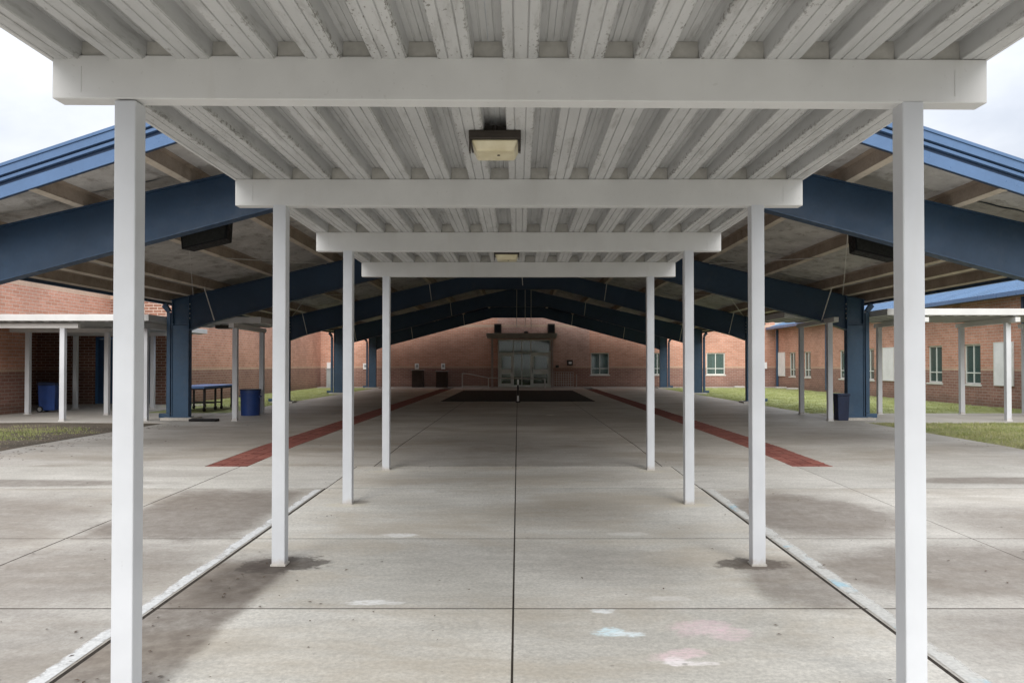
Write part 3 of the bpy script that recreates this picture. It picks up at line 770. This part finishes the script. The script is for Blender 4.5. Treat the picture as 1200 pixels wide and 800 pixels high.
# loudspeakers under the front frame
def speaker(sx, xc, zc, label):
    t = thing('loudspeaker', label, 'loudspeaker', (sx*xc, 11.75, 0), 'loudspeakers under the front beam')
    m = MB(); a = .37
    def q(x, y, z): return (x, y, zc+z-SL*x*sx)
    m.hexa([q(-a*.93, -.15, -.15), q(a*.93, -.15, -.15), q(a*.8, .18, -.15), q(-a*.8, .18, -.15), q(-a, -.15, .16), q(a, -.15, .16), q(a*.85, .18, .16), q(-a*.85, .18, .16)])
    b = m.build('cabinet', 'black', t, bevel=.01)
    m = MB(); m.hexa([q(-a*.85, -.163, -.12), q(a*.85, -.163, -.12), q(a*.85, -.151, -.12), q(-a*.85, -.151, -.12), q(-a*.9, -.163, .13), q(a*.9, -.163, .13), q(a*.9, -.151, .13), q(-a*.9, -.151, .13)])
    m.build('grille', 'rubber', t)
    for dx in (-.25, .25): MB().tube(q(dx, .05, .15), (dx, .05, T(xc+sx*dx)+.1), .01, 6).build('hanger', 'rod', t)
speaker(-1, 4.75, CZ+1.97, 'black loudspeaker tucked under the blue front beam on the side of the ping pong table')
speaker(1, 5.45, CZ+1.80, 'black loudspeaker tucked under the blue front beam on the side of the long window wall')

# ------------------------------------------------------------------ walls with openings
def wall(name, p0, d, length, height, openings, mat, parent, thick=.25, u0=0.0):
    """p0: corner on the visible face; d: unit direction along the wall; the wall goes back to the left of d"""
    d = Vector((d[0], d[1], 0)); n = Vector((-d.y, d.x, 0)); p0 = Vector((p0[0], p0[1], 0))
    us = sorted({0, length, *[o[0] for o in openings], *[o[1] for o in openings]}); vs = sorted({-.1, height, *[o[2] for o in openings], *[o[3] for o in openings]})
    def solid(i, j):
        if i < 0 or j < 0 or i >= len(us)-1 or j >= len(vs)-1: return False
        u = (us[i]+us[i+1])/2; v = (vs[j]+vs[j+1])/2
        return not any(o[0] < u < o[1] and o[2] < v < o[3] for o in openings)
    m = MB()
    def P(u, v, t): q = p0+d*u+n*t; return (q.x, q.y, v)
    for i in range(len(us)-1):
        for j in range(len(vs)-1):
            if not solid(i, j): continue
            a, b, c, e = us[i], us[i+1], vs[j], vs[j+1]
            uv = [(a+u0, c), (b+u0, c), (b+u0, e), (a+u0, e)]
            m.face([P(a, c, 0), P(b, c, 0), P(b, e, 0), P(a, e, 0)], uv)
            m.face([P(b, c, thick), P(a, c, thick), P(a, e, thick), P(b, e, thick)], uv)
            if not solid(i-1, j): m.face([P(a, c, thick), P(a, c, 0), P(a, e, 0), P(a, e, thick)], [(a-thick, c), (a, c), (a, e), (a-thick, e)])
            if not solid(i+1, j): m.face([P(b, c, 0), P(b, c, thick), P(b, e, thick), P(b, e, 0)], [(b, c), (b+thick, c), (b+thick, e), (b, e)])
            if not solid(i, j-1): m.face([P(a, c, thick), P(b, c, thick), P(b, c, 0), P(a, c, 0)], [(a, c-thick), (b, c-thick), (b, c), (a, c)])
            if not solid(i, j+1): m.face([P(a, e, 0), P(b, e, 0), P(b, e, thick), P(a, e, thick)], [(a, e), (b, e), (b, e+thick), (a, e+thick)])
    return m.build(name, mat, parent)
def window(parent, p0, d, wd, z0, z1, blind=.45):
    """frame with a centre mullion and a low transom; local x along the wall, y into the wall"""
    o = bpy.data.objects.new('tmp', None)
    ang = math.atan2(d[1], d[0]); h = z1-z0; f = .055
    m = MB()
    m.box(0, f, .06, .12, 0, h); m.box(wd-f, wd, .06, .12, 0, h); m.box(f, wd-f, .062, .118, 0, f); m.box(f, wd-f, .062, .118, h-f, h)
    m.box(wd/2-.022, wd/2+.022, .064, .116, f, h-f)
    m.box(f, wd/2-.022, .066, .114, h*.27, h*.27+.04); m.box(wd/2+.022, wd-f, .066, .114, h*.27, h*.27+.04)
    w_ = m.build('window', 'wframe', parent, (p0[0], p0[1], z0)); w_.rotation_euler = (0, 0, ang)
    bpy.data.objects.remove(o)
    for xa, xb in ((f, wd/2-.022), (wd/2+.022, wd-f)):
        for za, zb in ((f, h*.27), (h*.27+.04, h-f)):
            MB().box(xa, xb, .088, .094, za, zb).build('pane', 'pane', w_)
    MB().box(f, wd-f, .16, .165, f, h-f).build('back_panel', 'interior', w_)
    MB().box(f, wd-f, .13, .138, h*(1-blind), h-f).build('blind', 'blind', w_)
    MB().box(-.06, wd+.06, -.03, .059, -.06, -.002).build('sill', 'wframe', w_)
    return w_

FY = 47.5
# --- far building
fb = thing('school_building', 'long brick school building with glass entrance at the far end of the pavilion', 'building')
XL = -12.2; zw0, zw1 = .78, 2.13
wins = [(4.5, 5.63), (8.1, 9.15), (11.66, 12.8)]
ops = [(a-XL, b-XL, zw0, zw1) for a, b in wins if a > 4.43]
ent = (-1.24, 2.04, 2.95)
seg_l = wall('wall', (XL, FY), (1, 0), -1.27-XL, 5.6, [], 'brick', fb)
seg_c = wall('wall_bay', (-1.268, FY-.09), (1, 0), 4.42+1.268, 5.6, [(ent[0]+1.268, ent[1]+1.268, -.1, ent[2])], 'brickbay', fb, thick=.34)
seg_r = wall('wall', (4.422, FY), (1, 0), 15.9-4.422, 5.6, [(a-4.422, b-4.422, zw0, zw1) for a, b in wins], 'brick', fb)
for a, b in wins: window(fb, (a, FY), (1, 0), b-a, zw0, zw1)
m = MB().box(XL-.3, 16.2, FY-.3, FY+8, 5.6, 5.75); m.build('roof', 'roofm', fb)
# entrance glazing
ey = FY+.02
en = MB(); x0, x1, zt = -1.235, 2.035, 2.945; f = .07
en.box(x0, x0+f, ey, ey+.12, 0.03, zt); en.box(x1-f, x1, ey, ey+.12, .03, zt); en.box(x0+f, x1-f, ey+.002, ey+.118, zt-f, zt)
for mx_ in (-.28, .24, .80): en.box(mx_-.03, mx_+.03, ey+.004, ey+.116, .03, zt-f)
for a, b in ((x0+f, -.31), (-.25, .21), (.27, .77), (.83, x1-f)): en.box(a, b, ey+.006, ey+.114, 2.10, 2.16)
ef = en.build('entrance_frame', 'dframe', fb)
for a, b in ((x0+f, -.31), (-.25, .21), (.27, .77), (.83, x1-f)):
    MB().box(a, b, ey+.055, ey+.063, 2.161, zt-f).build('pane', 'dglass', ef)
for a, b in ((-.25, .21), (.27, .77)):
    MB().box(a, b, ey+.055, ey+.063, .14, 2.099).build('pane', 'dglass', ef)
    MB().box(a, b, ey+.01, ey+.11, .031, .139).build('kick_rail', 'dframe', ef)
for a, b, hs in ((x0+f+.01, -.315, 1), (.835, x1-f-.01, -1)):
    dm = MB(); s = .13; zl, zh = .045, 2.09; dy0, dy1 = ey+.03, ey+.08
    dm.box(a, a+s, dy0, dy1, zl, zh); dm.box(b-s, b, dy0, dy1, zl, zh)
    for za, zb in ((zl, zl+.2), (.82, 1.12), (zh-.15, zh)): dm.box(a+s, b-s, dy0+.001, dy1-.001, za, zb)
    d = dm.build('door', 'dframe', fb)
    for za, zb in ((zl+.2, .82), (1.12, zh-.15)): MB().box(a+s, b-s, ey+.052, ey+.058, za, zb).build('pane', 'dglass', d)
    hx = b-s*.5 if hs > 0 else a+s*.5
    MB().tube((hx, dy0-.05, .9), (hx, dy0-.05, 1.25), .014, 8).build('handle', 'tableleg', d)
rm = MB()
for q in ([(-3, FY+.36, .02), (4, FY+.36, .02), (4, FY+6, .02), (-3, FY+6, .02)], [(-3, FY+6, 0), (4, FY+6, 0), (4, FY+6, 3.2), (-3, FY+6, 3.2)], [(-3, FY+.36, 3.1), (4, FY+.36, 3.1), (4, FY+6, 3.1), (-3, FY+6, 3.1)], [(-3, FY+.36, 0), (-3, FY+6, 0), (-3, FY+6, 3.2), (-3, FY+.36, 3.2)], [(4, FY+.36, 0), (4, FY+6, 0), (4, FY+6, 3.2), (4, FY+.36, 3.2)]): rm.face(q)
rm.build('lobby', 'interior', fb)
g = G('lit_tube'); g.b.inputs['Emission Color'].default_value = (1, .97, .88, 1); g.b.inputs['Emission Strength'].default_value = 7; M['tube'] = g.m
MB().box(-.35, .35, FY+2.2, FY+2.35, 3.0, 3.05).build('ceiling_light', 'tube', fb)
# entrance canopy with two posts
cn = MB().box(-1.86, 2.32, 46.0, FY-.093, 3.0, 3.26).build('entrance_canopy', 'canopygrey', fb, bevel=.02)
MB().box(-1.90, 2.36, 45.96, 45.998, 3.10, 3.29).build('canopy_gutter', 'canopygrey', cn)
for x in (-1.55, 2.06): MB().box(x-.06, x+.06, 46.12, 46.24, .02, 2.999).build('canopy_post', 'mauve', fb)

def wallbox(name, label, cat, x, y, z, w_, h, dep, mat, group=None, face=None):
    t = thing(name, label, cat, (x, y, z), group)
    MB().box(-w_/2, w_/2, -dep, -.002, -h/2, h/2).build('body', mat, t, bevel=min(.015, dep*.2))
    return t
for x, lb in ((-1.24, 'black box floodlight above the entrance canopy on the side of the two brown cabinets'), (2.05, 'black box floodlight above the entrance canopy on the side of the lattice panel')):
    t = wallbox('floodlight', lb, 'floodlight', x, FY-.1, 3.62, .44, .58, .3, 'bronze', 'floodlights over the entrance')
    MB().box(-.17, .17, -.31, -.301, -.22, .2).build('lens', 'black', t)
    MB().box(-.05, .05, -.15, -.05, -.36, -.29).build('bracket', 'bronze', t)
t = wallbox('dome_camera', 'small dark dome fixture in the middle above the entrance canopy', 'camera', .5, FY-.1, 3.4, .24, .09, .2, 'black')
MB().lathe([(.09, -.07), (.11, -.0), (.02, .06)], (0, -.12, 0), 12).build('dome', 'black', t)
t = wallbox('wall_lamp', 'dark square wall lamp with pale centre right of the entrance', 'wall lamp', 3.2, FY-.1, 1.52, .36, .34, .12, 'bronze')
MB().box(-.08, .10, -.135, -.121, -.07, .06).build('lens', 'board', t)
t = wallbox('door_bell', 'little dark box on the brick between the wall lamp and entrance post', 'box', 2.42, FY-.1, 1.3, .2, .16, .09, 'bronze')
MB().lathe([(.04, 0), (.04, .03), (.02, .04)], (0, -.1, -.02), 10).build('button', 'black', t)
for x, lb in ((-9.45, 'white notice on the far brick wall beside the navy column'), (-6.25, 'white notice above the brown cabinet farther from the entrance'), (-4.63, 'white notice above the brown cabinet nearer the entrance')):
    t = wallbox('notice', lb, 'notice', x, FY, 1.3, .25, .36, .03, 'board', 'white notices on the far wall')
    MB().box(-.05, .07, -.034, -.031, -.06, .1).build('print_patch', 'greybox', t)
for x, hh, ww, lb in ((-6.1, 1.02, .8, 'dark brown cabinet with flat lid farther from the entrance against the far wall'), (-4.63, .95, .8, 'dark brown cabinet with overhanging lid nearer the entrance against the far wall')):
    t = thing('cabinet', lb, 'cabinet', (x, 46.9, .03), 'brown cabinets by the far wall')
    MB().box(-ww/2+.06, ww/2-.06, -.3, .3, 0, hh).build('body', 'brown', t, bevel=.01)
    MB().box(-ww/2, ww/2, -.34, .34, hh+.002, hh+.05).build('lid', 'canopygrey', t, bevel=.01)
    MB().box(-ww/2+.12, ww/2-.12, -.312, -.301, .1, hh-.12).build('door', 'brown', t)
t = thing('utility_cabinet', 'grey metal utility cabinet by the wall corner behind the navy column', 'cabinet', (-11.35, 46.9, .03))
MB().box(-.3, .3, -.2, .2, 0, 1.1).build('body', 'greybox', t, bevel=.01); MB().box(-.25, .25, -.212, -.201, .1, 1.0).build('door', 'greybox', t)
MB().box(-.34, .34, -.24, .24, 1.102, 1.15).build('lid', 'greybox', t)
t = wallbox('wall_sign', 'small pale sign on the brick above the grey utility cabinet', 'sign', -11.7, FY, 1.3, .24, .5, .03, 'pinkpaper')
MB().box(-.08, .08, -.034, -.031, -.15, .15).build('print_patch', 'board', t)
# handrail left of doors
t = thing('handrail', 'thin metal handrail with sloping top beside the entrance', 'handrail', (0, 45.6, 0))
for x, h in ((-3.3, .88), (-1.75, .62), (1.6, .56)): MB().tube((x, 0, 0), (x, 0, h), .035, 8).build('post', 'rod', t)
tr = MB()
for (xa, za), (xb, zb) in (((-3.3, .88), (-2.9, .85)), ((-2.9, .85), (-1.75, .62)), ((-1.75, .62), (1.6, .56))): tr.tube((xa, 0, za), (xb, 0, zb), .03, 8)
tr.build('top_rail', 'rod', t)
MB().tube((-3.3, 0, .14), (-1.75, 0, .14), .022, 8).build('bottom_rail', 'rod', t)
t = thing('lattice_panel', 'white lattice panel standing beside the entrance below the wall lamp', 'lattice panel', (2.75, 46.3, .03))
m = MB(); m.box(-.6, -.56, -.02, .02, 0, .95); m.box(.56, .6, -.02, .02, 0, .95); m.box(-.56, .56, -.019, .019, .90, .94); m.box(-.56, .56, -.019, .019, .05, .09); m.build('frame', 'mauve', t)
m = MB(); 
for k in range(1, 8): m.box(-.56+k*.14-.012, -.56+k*.14+.012, -.012, .0, .09, .90)
for k in range(1, 6): m.box(-.56, .56, .001, .012, .09+k*.135-.012, .09+k*.135+.012)
m.build('bars', 'rod', t)
MB().tube((.78, 0, -.03), (.78, 0, .8), .03, 8).build('end_post', 'canopygrey', t)
# mats, bollard, low box
for xa, xb, ya, yb, lb in ((-2.95, -.05, 29.3, 41.5, 'large black mat on the pavilion floor on the cabinet side of the bollard'), (.05, 2.95, 29.3, 41.5, 'large black mat on the pavilion floor on the lattice panel side of the bollard')):
    o = MB().box(xa, xb, ya, yb, .001, .014).build('floor_mat', 'mat', bevel=.004); tag(o, lb, 'mat', 'black mats on the pavilion floor')
t = thing('bollard', 'slim black and white banded post standing between the black mats', 'bollard', (0, 28.7, 0))
MB().lathe([(.09, 0), (.09, .03), (.045, .05)], n=16).build('base', 'rubber', t)
for k, mt in enumerate(('board', 'black', 'black', 'board')): MB().tube((0, 0, .05+k*.2), (0, 0, .25+k*.2-.001), .032, 12).build('band', mt, t)
# --- right wing
rw = thing('east_wing', 'long low brick wing with pairs of windows and blue metal roof beside the green lawn', 'building')
WX = 15.9
pairs = [(45.0, 44.0), (42.7, 41.7), (38.0, 37.0), (35.3, 34.3), (29.8, 28.8), (27.4, 26.4), (21.5, 20.5), (19.1, 18.1)]
wz0, wz1 = .72, 2.12
Ly = FY-8.0
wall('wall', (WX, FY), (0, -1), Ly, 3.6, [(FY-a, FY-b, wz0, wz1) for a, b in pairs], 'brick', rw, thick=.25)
for a, b in pairs: window(rw, (WX, a), (0, -1), a-b, wz0, wz1, .55)
m = MB(); ex = WX-.5; ez = 3.62; m.hexa([(ex, 7.5, ez), (ex+9, 7.5, ez+3), (ex+9, FY-.1, ez+3), (ex, FY-.1, ez), (ex, 7.5, ez+.06), (ex+9, 7.5, ez+3.06), (ex+9, FY-.1, ez+3.06), (ex, FY-.1, ez+.06)]); rf = m.build('roof', 'roofm', rw)
m = MB(); y = 7.7
while y < FY-.3:
    m.hexa([(ex, y-.015, ez+.061), (ex+9, y-.015, ez+3.061), (ex+9, y+.015, ez+3.061), (ex, y+.015, ez+.061), (ex, y-.015, ez+.105), (ex+9, y-.015, ez+3.105), (ex+9, y+.015, ez+3.105), (ex, y+.015, ez+.105)]); y += .4
m.build('standing_seams', 'roofm', rf)
MB().box(ex-.12, ex-.002, 7.5, FY-.1, ez-.08, ez+.07).build('gutter', 'trim', rw, bevel=.01)
MB().box(ex, WX-.001, 7.5, FY-.1, ez-.03, ez-.004).build('soffit', 'trimdk', rw)
for y in (46.9, 39.4, 24.0): MB().box(WX-.13, WX-.02, y-.06, y+.06, .1, ez-.081).build('downspout', 'trimdk' if y < 30 else 'steelcol', rw)
for ya, yb, lb in ((46.8, 45.7, 'white board on the brick wing at its far end near the small white box'), (33.4, 32.4, 'white board on the brick wing between window pairs, half hidden by walkway post'), (25.6, 24.6, 'white board on the brick wing nearest the camera beside the walkway posts')):
    t = thing('white_board', lb, 'board', (WX-.004, (ya+yb)/2, 1.43), 'white boards on the brick wing')
    MB().box(-.04, 0, -(ya-yb)/2, (ya-yb)/2, -.72, .72).build('panel', 'board', t, bevel=.006)
    m = MB(); hw = (ya-yb)/2
    m.box(-.05, -.041, -hw, hw, .69, .72); m.box(-.05, -.041, -hw, hw, -.72, -.69); m.box(-.05, -.041, -hw, -hw+.03, -.69, .69); m.box(-.05, -.041, hw-.03, hw, -.69, .69); m.build('frame', 'wframe', t)
t = thing('meter_box', 'small white box on the far wall corner next to white board', 'box', (15.2, FY-.004, 1.35))
MB().box(-.16, .16, -.14, 0, -.2, .2).build('body', 'board', t, bevel=.01); MB().tube((0, -.07, -.2), (0, -.07, -1.3), .02, 8).build('conduit', 'board', t)

# --- left wing
lw = thing('west_wing', 'brick wing with brown lower courses, sheltered alcove and navy double doors', 'building')
AX = -14.5; AY = 27.3
wall('wall', (AX, 6.0), (0, 1), AY-6.0, 4.7, [(22.6-6, AY-6.0, -.1, 2.62)], 'brick', lw)
wall('alcove_wall', (AX-2.6, 22.4), (0, 1), AY-22.4, 2.9, [], 'brickdk', lw)
wall('alcove_wall', (AX-.252, 22.6), (-1, 0), 2.3, 2.9, [], 'brickdk', lw)
dx0, dx1, dz = -15.05, -13.0, 2.4
wall('wall', (-17.4, AY), (1, 0), 17.4-12.2, 4.7, [(17.4+dx0, 17.4+dx1, -.1, dz)], 'brickdk', lw)
wall('wall', (-12.2, AY+.252), (0, 1), FY-AY-.252, 4.7, [], 'brick', lw)
MB().box(-24, AX+.05, 6, AY+.5, 4.72, 4.86).build('roof', 'roofm', lw)
m = MB().box(-24, -12.15, AY+.51, FY, 4.72, 4.86); m.build('roof', 'roofm', lw)
fm = MB(); fm.box(dx0+.005, dx0+.085, AY+.05, AY+.2, .02, dz-.005); fm.box(dx1-.085, dx1-.005, AY+.05, AY+.2, .02, dz-.005); fm.box(dx0+.085, dx1-.085, AY+.052, AY+.198, dz-.085, dz-.005)
fm.build('door_frame', 'bluedoorframe', lw)
mid = (dx0+dx1)/2
for a, b in ((dx0+.09, mid-.004), (mid+.004, dx1-.09)):
    d = MB().box(a, b, AY+.09, AY+.14, .03, dz-.09).build('door', 'bluedoor', lw, bevel=.004)
    MB().box(b-.28 if a < mid-.5 else a+.14, b-.14 if a < mid-.5 else a+.28, AY+.084, AY+.0895, 1.1, 1.9).build('pane', 'pane', d)
    hx = b-.1 if a < mid-.5 else a+.1
    MB().tube((hx, AY+.05, .9), (hx, AY+.05, 1.15), .014, 8).build('handle', 'rod', d)
slab_mesh(-17.0, -8.52, 18.8, 22.4, 'slab').build('walkway_slab', 'slab', kind='structure')
slab_mesh(-17.0, -11.0, 22.41, 27.5, 'slab').build('walkway_slab', 'slab', kind='structure')
slab_mesh(8.47, 15.88, 18.8, 22.25, 'slab').build('walkway_slab', 'slab', kind='structure')
m = MB().box(-.35, .35, -.1, .1, -.02, .05); o = m.build('splash_block', 'black', None, (-7.8, 19.1, .015), bevel=.02)
tag(o, 'low dark splash block on the floor beside the navy column base', 'splash block')

# --- side walkways
def side_posts(t, pts, top=2.46):
    for x, y in pts:
        p = MB().box(-.06, .06, -.06, .06, 0, top).build('post', 'post', t, (x, y, .0), bevel=.006)
        MB().box(-.075, .075, -.075, .075, 0, .02).build('base_collar', 'white', p)
sw = thing('side_walkway', 'white flat roofed walkway leading from the pavilion to the window wing', 'walkway canopy')
Z0, Z1 = 2.63, 2.79
for nm, x0, x1, y0, y1 in (('roof_slab', 9.12, 15.85, 18.95, 22.2), ('roof_slab', 6.95, 8.36, 20.0, 22.2), ('roof_slab', 8.362, 9.118, 20.0, 22.2)):
    MB().box(x0, x1, y0, y1, Z0, Z1).build(nm, 'white', sw, bevel=.008)
    if nm == 'roof_slab':
        m = MB(); k = x0+.15
        while k < x1-.1: m.box(k, k+.13, y0+.05, y1-.05, Z0-.018, Z0-.001); k += .3
        m.build('roof_ribs', 'pan', sw)
rp = [7.83, 10.05, 12.3, 14.5]; rb = [8.08, 10.3, 12.65, 14.45]
for xa, xb in zip(rp, rb):
    y0, y1 = 19.3, 21.9
    b = MB(); b.hexa([(xa-.06, y0-.42, 2.46), (xa+.06, y0-.42, 2.46), (xb+.06, y1+.2, 2.46), (xb-.06, y1+.2, 2.46), (xa-.06, y0-.42, 2.575), (xa+.06, y0-.42, 2.575), (xb+.06, y1+.2, 2.575), (xb-.06, y1+.2, 2.575)]); b.build('beam', 'white', sw)
side_posts(sw, [(x, 19.3) for x in rp]+[(x, 21.9) for x in rb])
ZL0, ZL1 = 2.49, 2.65
sl_ = thing('side_walkway', 'white flat roofed walkway leading from the pavilion to the navy doors and alcove', 'walkway canopy')
for x0, x1, y0, y1 in ((-20, -9.12, 18.95, 22.3), (-8.36, -6.7, 20.0, 22.3), (-9.118, -8.362, 20.0, 22.3), (-14.45, -11.0, 22.302, 27.2)):
    MB().box(x0, x1, y0, y1, ZL0, ZL1).build('roof_slab', 'white', sl_, bevel=.008)
    m = MB(); k = x0+.15
    while k < x1-.1: m.box(k, k+.13, y0+.05, y1-.05, ZL0-.018, ZL0-.001); k += .3
    m.build('roof_ribs', 'pan', sl_)
lp = [(-7.1, 19.3), (-9.35, 19.3), (-11.4, 19.25)]; lb_ = [(-7.3, 21.9), (-9.55, 21.9)]
for (xa, y0), (xb, y1) in zip(lp[:2], lb_):
    b = MB(); b.hexa([(xa-.06, y0-.3, 2.32), (xa+.06, y0-.3, 2.32), (xb+.06, y1+.2, 2.32), (xb-.06, y1+.2, 2.32), (xa-.06, y0-.3, 2.435), (xa+.06, y0-.3, 2.435), (xb+.06, y1+.2, 2.435), (xb-.06, y1+.2, 2.435)]); b.build('beam', 'white', sl_)
for y in (19.25, 21.8, 24.4): MB().box(-14.4, -11.0, y-.06, y+.06, 2.321, 2.434).build('beam', 'white', sl_)
side_posts(sl_, lp+lb_+[(-11.55, 21.6), (-13.9, 21.8), (-14.05, 24.4), (-11.6, 24.4)], 2.32)

t = thing('walkway_light', 'small dark flat light under the side walkway roof above the ping pong table', 'light fixture', (-8.0, 20.9, ZL0-.10))
MB().box(-.2, .2, -.12, .12, 0, .098).build('housing', 'bronze', t, bevel=.01); MB().box(-.17, .17, -.1, .1, -.012, -.001).build('lens', 'canopygrey', t)
for x, y, lb in ((13.5, 46.9, 'pale splash block on the lawn edge under the far brick wall windows'), (15.5, 45.3, 'pale splash block on the lawn below the far white board'), (15.5, 43.4, 'pale splash block on the lawn between the first two far wing windows')):
    o = MB().box(-.3, .3, -.15, .15, 0, .1).build('splash_block', 'strip', None, (x, y, 0), bevel=.02); tag(o, lb, 'splash block', 'splash blocks on the green lawn')
# --- bins, table
def wheelie(x, y, rz, label):
    t = thing('wheeled_bin', label, 'bin', (x, y, .0), None, rz); t.scale = (.88, .88, .95)
    m = MB(); m.hexa([(-.235, -.25, .06), (.235, -.25, .06), (.235, .24, .06), (-.235, .24, .06), (-.25, -.28, .84), (.25, -.28, .84), (.25, .27, .84), (-.25, .27, .84)]); m.build('body', 'binblue', t, bevel=.02)
    m = MB(); m.hexa([(-.265, -.30, .842), (.265, -.30, .842), (.265, .3, .842), (-.265, .3, .842), (-.22, -.25, .91), (.22, -.25, .91), (.22, .28, .94), (-.22, .28, .94)]); m.build('lid', 'bindark', t, bevel=.015)
    MB().tube((-.22, .32, .86), (.22, .32, .86), .016, 8).build('handle', 'bindark', t)
    for s in (-1, 1):
        w_ = MB().tube((s*.21, .2, .1), (s*.26, .2, .1), .1, 16).build('wheel', 'rubber', t)
        MB().tube((s*.261, .2, .1), (s*.267, .2, .1), .062, 12).build('hub', 'wheel', w_)
wheelie(-13.92, 22.85, R(97), 'blue wheeled bin with grey hub wheel in the alcove behind the white posts')
def barrel(x, y, label, mat, rim, r0, r1, h):
    t = thing('trash_can', label, 'bin', (x, y, 0))
    MB().lathe([(r0, 0), (r1*.97, h*.82), (r1, h*.83), (r1, h*.9), (r1*.98, h)], n=28).build('body', mat, t, smooth=False)
    MB().lathe([(r1*1.03, h*.96), (r1*1.05, h*.98), (r1*1.05, h*1.01), (r1*.9, h*1.015)], n=28).build('rim', rim, t)
    for s in (-1, 1): MB().box(s*r1-.02, s*r1+.02, -.07, .07, h*.7, h*.76).build('handle', mat, t)
barrel(-7.45, 21.4, 'round blue trash can between the two thin white posts of the side walkway', 'binblue', 'bindark', .25, .275, .72)
t = thing('trash_can', 'dark navy square trash can standing against the blue column near the lawn', 'bin', (8.2, 19.5, .0))
m = MB(); m.hexa([(-.13, -.14, .0), (.13, -.14, .0), (.13, .14, .0), (-.13, .14, .0), (-.15, -.16, .62), (.15, -.16, .62), (.15, .16, .62), (-.15, .16, .62)]); m.build('body', 'bindark', t, bevel=.015)
MB().box(-.165, .165, -.175, .175, .622, .68).build('rim', 'bindark', t, bevel=.012)
t = thing('ping_pong_table', 'blue ping pong table on black wheeled legs beside the navy column', 'table', (-9.87, 24.2, .0))
for s in (-1, 1):
    MB().box(-.55, .55, s*.69-.68, s*.69+.68, .735, .76).build('table_top', 'tabletop', t, bevel=.004)
MB().box(-.555, .555, -1.375, 1.375, .70, .7345).build('edge_band', 'tabletop', t)
for s in (-1, 1):
    MB().box(-.5, .5, s*.69-.62, s*.69+.62, .66, .734).build('apron_frame', 'tableleg', t)
    for x in (-.44, .44):
        for dy in (.25, 1.1):
            l = MB().box(x-.025, x+.025, s*dy-.025, s*dy+.025, .12, .659).build('leg', 'tableleg', t)
            MB().tube((x-.025, s*dy, .06), (x+.025, s*dy, .06), .06, 12).build('caster', 'rubber', l)
    MB().box(-.42, .42, s*.25-.015, s*.25+.015, .2, .24).build('crossbar', 'tableleg', t)
